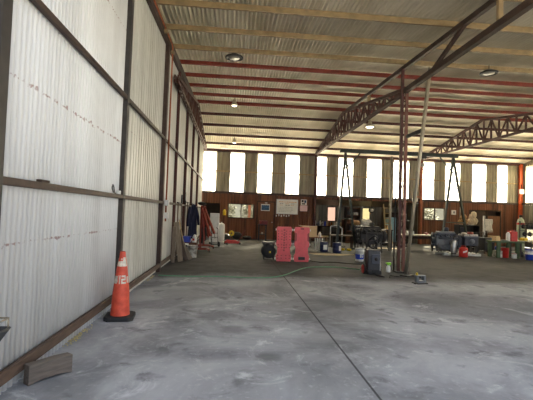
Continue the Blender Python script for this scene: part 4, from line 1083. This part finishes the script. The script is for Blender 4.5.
o = MB().ell((0, 0, .06), (.12, .1, .06), rough=.3).build('rag', M['cloth_white']); o.location = (10.22, 16.42, .89); tag(o, 'pale rag in the pale tray on the slate gearbox', 'rag')
t = thing('fuel_can', 'red round fuel can with a white mark on the floor before the grey engine', 'can', (9.72, 15.65, 0))
MB().lathe([(0, 0), (.165, 0), (.175, .015), (.175, .34), (.15, .385), (.05, .40), (.05, .42), (0, .42)], n=26).build('body', M['red'], t)
MB().tube([(-.1, 0, .39), (-.08, 0, .46), (.08, 0, .46), (.1, 0, .39)], .012, 8).build('handle', M['red'], t)
vs = []
for j in range(2):
    for i in range(6):
        a = math.radians(-125+i*11); vs.append((.178*math.cos(a), .178*math.sin(a), .17+.07*j+.012*i))
MB().add(vs, [(i, i+1, 7+i, 6+i) for i in range(5)], True).build('white_mark', M['white'], t)
# machine vice / drill behind
t = thing('drill_press', 'tall dark drill press behind the right leg of the gantry crane', 'drill press', (9.15, 20.4, 0))
MB().box((0, 0, .04), (.45, .5, .08)).build('base', M['dark_iron'], t, .01)
MB().tube([(0, .1, .08), (0, .1, 1.7)], .05, 14).build('column', M['galv'], t)
MB().box((0, -.05, 1.6), (.26, .6, .3)).build('head', M['green'], t, .03)
MB().box((0, -.08, .95), (.36, .36, .04)).build('table', M['dark_iron'], t)
MB().tube([(0, -.2, 1.46), (0, -.2, 1.2)], [.04, .015], 10).build('chuck', M['steel_dark'], t)
MB().tube([(.13, -.1, 1.55), (.3, -.15, 1.4)], .012, 8).build('lever', M['silver'], t)

t = thing('shelving', 'tall dark shelving with cloth bundles on top near the dark back door', 'shelves', (12.35, 19.6, 0))
b = MB()
for x in (-.55, .55): b.box((x, 0, .65), (.05, .45, 1.3))
b.box((0, .21, .65), (1.1, .02, 1.3)); b.build('case', M['dark_iron'], t)
for z in (.1, .5, .9, 1.285): MB().box((0, -.01, z), (1.05 if z < 1.2 else 1.15, .42, .03)).build('shelf', M['steel_dark'], t)
for i, (x, sx, sz, m, l) in enumerate(((12.08, .22, .28, 'tan_cloth', 'tan canvas bundle on top of the dark shelving, left one'), (12.62, .24, .36, 'pale_card_patch', 'pale tan crumpled sack on top of the dark shelving, right one'))):
    q = MB()
    for dx, dy, dz, k in ((0, 0, .55, .62), (-.45, .05, .42, .45), (.5, -.04, .5, .5), (.12, -.05, 1.35, .55), (-.3, 0, 1.1, .42)): q.ell((dx*sx, dy, dz*sz), (sx*k*1.1, .17*k*1.4, sz*k), 14, 10, rough=.4)
    o = q.build('cloth_bundle', M[m]); o.location = (x, 19.55, 1.335); tag(o, l, 'bundle', 'bundles on the dark shelving')
for x, z, w, h, m, l in ((12.05, .916, .32, .26, 'charcoal', 'dark box on the upper shelf of the dark shelving'), (12.6, .516, .4, .3, 'black', 'black box on the middle shelf of the dark shelving'), (12.1, .516, .26, .22, 'red_dark', 'maroon box on the middle shelf of the dark shelving')):
    o = MB().box((0, 0, h/2), (w, .3, h)).build('storage_box', M[m], bevel=.008); o.location = (x, 19.58, z); tag(o, l, 'box', 'boxes on the dark shelving')

t = thing('welding_set', 'black welding set on wheels with a tall gas bottle beside the green bench', 'welder', (12.1, 17.75, 0))
MB().box((0, 0, .45), (.5, .7, .6)).build('cabinet', M['black'], t, .015)
MB().box((0, -.36, .6), (.4, .02, .16)).build('front_panel', M['slate'], t)
for s in (-1, 1):
    q = MB(); q.lathe([(0, -.03), (.14, -.03), (.15, 0), (.14, .03), (0, .03)], (s*.28, .2, .15), 22, 'x'); q.build('wheel', M['rubber'], t)
MB().tube([(-.2, .3, .75), (-.2, .42, .98), (.2, .42, .98), (.2, .3, .75)], .018, 8).build('handle', M['steel_dark'], t)
for s in (-1, 1): MB().box((s*.2, -.28, .075), (.05, .05, .15)).build('foot', M['black'], t)
t = thing('coat_stand', 'upright post with a pale torn towel hanging from it behind the green bench', 'post', (12.62, 18.6, 0))
MB().tube([(0, 0, .03), (0, 0, 1.80)], .05, 12).build('post', M['silver'], t)
MB().box((0, 0, .02), (.4, .4, .04)).build('foot', M['steel_dark'], t)
MB().tube([(-.05, -.06, 1.58), (.36, -.06, 1.60)], .014, 8).build('arm', M['silver'], t)
t = thing('towel', 'pale ragged towel draped over the arm of the upright post', 'towel', (12.82, 18.54, 1.02))
vs = []; nx, nz = 16, 8
for j in range(nz+1):
    for i in range(nx+1):
        s = i/nx*2-1; z = .62*(1-j/nz)+(.10*math.sin(i*2.2) if j == nz else 0)
        vs.append((s*(.19+.02*math.sin(j)), -.03+.025*math.sin(i*1.6+j*.4), z))
MB().add(vs, [(j*(nx+1)+i, j*(nx+1)+i+1, (j+1)*(nx+1)+i+1, (j+1)*(nx+1)+i) for j in range(nz) for i in range(nx)], True).build('cloth', M['cloth_white'], t, solid=.012)
vs = []
for j in range(5):
    for i in range(nx+1):
        s = i/nx*2-1; vs.append((s*.18, .03+.02*math.sin(i*1.4), .62-.08*j))
MB().add(vs, [(j*(nx+1)+i, j*(nx+1)+i+1, (j+1)*(nx+1)+i+1, (j+1)*(nx+1)+i) for j in range(4) for i in range(nx)], True).build('back_fold', M['cloth_white'], t, solid=.012)
o = MB().lathe([(0, 0), (.09, 0), (.1, .02), (.1, .16), (.05, .24), (.03, .27), (0, .27)], n=16).build('bottle', M['lime']); o.location = (12.75, 17.4, 0); tag(o, 'lime green bottle on the floor beside the welding set', 'bottle')

t = thing('green_bench', 'green painted steel workbench at the right of the hall', 'workbench', (11.72, 15.85, 0))
MB().box((0, 0, .68), (1.25, .7, .07)).build('top', M['bench_green'], t, .006)
for x in (-.5, .35):
    for y in (-.28, .28): MB().box((x, y, .33), (.14, .09, .65)).build('leg', M['bench_green'], t, .004)
MB().box((-.07, .28, .2), (.72, .04, .08)).build('stretcher', M['bench_green'], t)
t = thing('jerry_can', 'red jerry can standing on the right end of the green bench', 'jerry can', (12.02, 15.8, .716))
b = MB(); b.prism([(-.11, 0), (.11, 0), (.12, .02), (.12, .34), (.06, .42), (-.11, .42), (-.12, .4), (-.12, .02)], -.15, .15, 'x'); b.build('body', M['red'], t, .02)
for x in (-.06, .0, .06): MB().tube([(x, -.08, .42), (x, -.06, .47), (x, .02, .47), (x, .05, .42)], .01, 6).build('handle', M['red'], t)
MB().lathe([(0, .45), (.035, .45), (.04, .40), (.03, .36)], (.1, -.03, .03), 14).build('cap', M['black'], t)
t = thing('squeeze_bottle', 'white bottle with a red cap left of the red jerry can', 'bottle', (11.78, 15.75, .716))
MB().lathe([(0, 0), (.075, 0), (.08, .02), (.08, .3), (.04, .38), (.03, .4), (0, .4)], n=16).build('body', M['white'], t)
MB().lathe([(.0, .45), (.03, .45), (.035, .39), (0, .39)], n=12).build('cap', M['red'], t)
o = MB().box((0, 0, .09), (.26, .2, .18), rz=.3, taper=.9).build('parts_box', M['card']); o.location = (11.28, 15.8, .716); tag(o, 'tan parts box on the left end of the green bench', 'box')
o = MB().lathe([(0, 0), (.1, 0), (.15, .04), (.155, .05), (.14, .05), (.09, .012), (0, .012)], n=24).build('pan', M['silver']); o.location = (11.56, 15.66, .718); tag(o, 'shallow metal pan in the middle of the green bench', 'pan')
bucket('bucket', 'red pail on the floor under the green bench', (11.71, 15.85, 0), .165, .42, M['red'])
t = thing('float_ball', 'round blue ball on a box under the left end of the green bench', 'ball', (11.42, 15.9, .29))
MB().ell((0, 0, .11), (.11, .11, .11), 20, 14).build('ball', M['blue'], t)
MB().lathe([(0, .235), (.025, .235), (.03, .21)], n=10).build('valve', M['black'], t)
o = MB().box((0, 0, .145), (.24, .3, .29)).build('carton', M['dirty_white'], bevel=.006); o.location = (11.42, 15.9, 0); tag(o, 'grubby white carton under the left end of the green bench', 'carton')
t = thing('floor_can', 'squat white can with a red rim right of the red pail under the green bench', 'can', (11.96, 15.6, 0))
MB().lathe([(0, 0), (.09, 0), (.095, .02), (.095, .2), (.07, .22), (0, .22)], n=20).build('body', M['white'], t)
MB().lathe([(.097, .19), (.099, .2), (.097, .21)], n=20).build('rim', M['red'], t)

t = thing('steel_table', 'open steel frame table at the far right edge', 'table', (13.15, 16.3, 0))
MB().box((0, 0, .72), (1.3, .7, .03)).build('top', M['galv'], t)
for x in (-.6, -.1, .6):
    for y in (-.3, .3): MB().box((x, y, .35), (.04, .04, .71)).build('leg', M['steel_dark'], t)
b = MB()
for y in (-.3, .3): b.box((0, y, .25), (1.2, .03, .03))
b.build('rail', M['steel_dark'], t)
o = MB().lathe([(0, -.16), (.1, -.15), (.12, -.1), (.12, .12), (.09, .16), (0, .17)], (0, 0, .12), 20, 'y').build('electric_motor', M['black']); o.location = (12.72, 16.25, .0); tag(o, 'black electric motor on the floor under the open steel table', 'motor')
o = MB().box((0, 0, .06), (.28, .2, .12), rz=.4).build('tool_case', M['yellow'], bevel=.012); o.location = (12.85, 16.2, .736); tag(o, 'yellow tool case on the open steel table', 'case')
bucket('bucket', 'blue pail with a white upper band at the far right edge', (12.26, 15.1, 0), .18, .43, M['blue'], band=(.55, .92, M['white']))
t = thing('gas_cylinder', 'tall pale green gas cylinder standing near the far right corner', 'gas cylinder', (13.72, 17.5, 0))
MB().lathe([(0, 0), (.15, 0), (.16, .02), (.16, 1.5), (.13, 1.66), (.06, 1.74), (.06, 1.77), (0, 1.77)], n=26).build('body', mat('pale_green_paint', (168, 182, 150), .5, 0, .2, 6), t)
MB().lathe([(.05, 1.77), (.07, 1.78), (.07, 1.88), (.0, 1.9)], n=16).build('valve_cap', M['steel_dark'], t)
MB().lathe([(.162, 1.42), (.163, 1.44), (.163, 1.50), (.162, 1.52)], n=26).build('colour_band', M['red'], t)
t = thing('rack', 'steel rack with dark round pulleys before the bright right wall opening', 'rack', (13.75, 16.95, 0))
for x in (-.5, .5): MB().box((x, 0, .8), (.04, .04, 1.6)).build('upright', M['steel_dark'], t)
for z in (1.15, 1.5): MB().box((0, 0, z), (1.0, .03, .03)).build('rail', M['steel_dark'], t)
for x in (-.5, .5): MB().box((x, 0, .02), (.06, .5, .04)).build('foot', M['steel_dark'], t)
k = 0
for z, xs in ((1.485, (-.36, -.14, .10, .34)), (1.135, (-.30, -.05, .22))):
    for x in xs:
        t = thing('pulley', 'dark round pulley hanging on the steel rack at far right', 'pulley', (13.75+x, 16.89, z-.13), 0, 'pulleys on the steel rack')
        MB().lathe([(.03, -.03), (.105, -.035), (.085, -.01), (.085, .01), (.105, .035), (.03, .03), (.03, -.03)], n=22, axis='y').build('sheave', M['rubber'], t)
        MB().tube([(0, 0, 0), (0, 0, .12), (0, .04, .15)], .01, 6).build('strap', M['steel_dark'], t)
# things on the back wall of the third bay
t = thing('switch_box', 'small pale switch box on the brown back wall right of its window', 'box', (13.53, D-.05, 1.86))
MB().box((0, 0, .14), (.28, .08, .28)).build('body', M['paper'], t, .01)
MB().box((0, -.045, .14), (.1, .02, .12)).build('switch', M['grey_metal'], t)
o = MB().tube([(0, 0, 0), (0, 0, 1.1)], .02, 8).build('conduit_pipe', M['galv']); o.location = (13.95, D-.045, 1.25); tag(o, 'short pale conduit on the back wall beside the small switch box', 'conduit')
t = thing('flood_light', 'white flood light on an arm at the orange back wall post', 'light', (10.95, D-.2, 2.56))
MB().box((0, -.04, .10), (.3, .16, .2)).build('housing', M['white_paint'], t, .02)
MB().tube([(.0, .0, .2), (.0, .05, .3), (.40, .08, .3)], .02, 8).build('arm', M['orange'], t)
MB().tube([(0, 0, .02), (0, .02, -.2)], .02, 8).build('stem', M['orange'], t)
t = thing('junction_box', 'white electrical box on the orange corner post at far right', 'box', (XR-.13, D-.27, 3.28))
MB().box((0, 0, .16), (.34, .12, .3)).build('body', M['white'], t, .015)
MB().tube([(0, .02, .31), (0, .02, .60)], .02, 8).build('cable', M['black'], t)

# ================================================================== OUTSIDE
def shrub(loc, r, h, label, n, seed):
    t = thing('shrub', label, 'shrub', loc, 0, 'shrubs outside the building'); q = random.Random(seed); b = MB()
    for i in range(n):
        th = q.random()*2*PI; ph = math.acos(q.uniform(-.6, 1)); rad = q.uniform(.55, 1.0)
        x, y, z = r*rad*math.sin(ph)*math.cos(th), r*rad*math.sin(ph)*math.sin(th), h*.55+h*.45*rad*math.cos(ph)
        s = q.uniform(.05, .11); a, e = q.random()*6.3, q.uniform(-1, 1)
        u = Vector((math.cos(a), math.sin(a), e*.6)).normalized()*s; w = Vector((-math.sin(a), math.cos(a), q.uniform(-.7, .7)))*s*.55
        c = Vector((x, y, z)); b.add([c-u, c+w, c+u, c-w], [(0, 1, 2, 3)], mi=i % 2)
    b.build('foliage', [M['leaf_a'], M['leaf_b']], t)
    q2 = MB()
    for k in range(5): a = k*1.26; q2.tube([(.05*math.cos(a), .05*math.sin(a), 0), (r*.3*math.cos(a), r*.3*math.sin(a), h*.4), (r*.5*math.cos(a+.3), r*.5*math.sin(a+.3), h*.75)], [.05, .035, .015], 7)
    q2.build('stems', M['bark'], t)
shrub((-.95, 26.5, -.1), 1.15, 3.0, 'sunlit shrub outside seen through the left pane of the back wall window', 2600, 1)
shrub((1.75, 27.8, -.1), 1.3, 3.0, 'sunlit shrub outside seen through the right pane of the back wall window', 2600, 2)
shrub((13.9, 28.4, -.1), 1.5, 3.2, 'shrub outside seen through the right hand window of the back wall', 2600, 3)
shrub((20.8, 23.0, -.1), 1.4, 2.4, 'shrub outside seen through the low opening of the right wall', 2600, 5)
o = MB().box((0, 0, 1.1), (.16, .16, 2.2)).build('marker_post', M['orange'], bevel=.01); o.location = (1.02, 24.6, -.1); tag(o, 'orange post outside at the right edge of the back wall window', 'post')

# ================================================================== LIGHT AND CAMERA
w = bpy.data.worlds.new('sky'); S.world = w; w.use_nodes = True
nt = w.node_tree; bg = nt.nodes['Background']
tc = nt.nodes.new('ShaderNodeTexCoord'); sp = nt.nodes.new('ShaderNodeSeparateXYZ'); nt.links.new(tc.outputs['Generated'], sp.inputs[0])
rp = nt.nodes.new('ShaderNodeValToRGB'); nt.links.new(sp.outputs['Z'], rp.inputs['Fac'])
rp.color_ramp.elements[0].position = 0.; rp.color_ramp.elements[0].color = (.96, .98, 1., 1)
rp.color_ramp.elements[1].position = .7; rp.color_ramp.elements[1].color = (.70, .82, 1., 1)
nt.links.new(rp.outputs['Color'], bg.inputs['Color']); bg.inputs['Strength'].default_value = .8
sl = bpy.data.lights.new('sun', 'SUN'); sl.energy = 38; sl.angle = math.radians(.6); sl.color = (1., .95, .86)
so = bpy.data.objects.new('sun', sl); C.objects.link(so); so.location = (10, 30, 30)
so.rotation_euler = Vector((.35, .72, .58)).to_track_quat('Z', 'Y').to_euler()

cam = bpy.data.cameras.new('camera'); co = bpy.data.objects.new('camera', cam); C.objects.link(co)
cam.sensor_width = 36; cam.lens = 388.3/533*36; cam.clip_start = .05; cam.clip_end = 300
yaw, pitch, roll = (math.radians(v) for v in (4.837, 1.937, 2.0125))
f = Vector((math.sin(yaw)*math.cos(pitch), math.cos(yaw)*math.cos(pitch), math.sin(pitch)))
r = Vector((math.cos(yaw), -math.sin(yaw), 0)); u = r.cross(f)
r2 = r*math.cos(roll)+u*math.sin(roll); u2 = -r*math.sin(roll)+u*math.cos(roll)
co.matrix_world = Matrix(((r2.x, u2.x, -f.x, 0), (r2.y, u2.y, -f.y, 0), (r2.z, u2.z, -f.z, 1.55), (0, 0, 0, 1)))
S.camera = co
S.view_settings.view_transform = 'Standard'; S.view_settings.look = 'None'; S.view_settings.gamma = 1
S.view_settings.exposure = 1.2
S.cycles.max_bounces = 10; S.cycles.diffuse_bounces = 4; S.cycles.transparent_max_bounces = 12
S.cycles.use_denoising = True
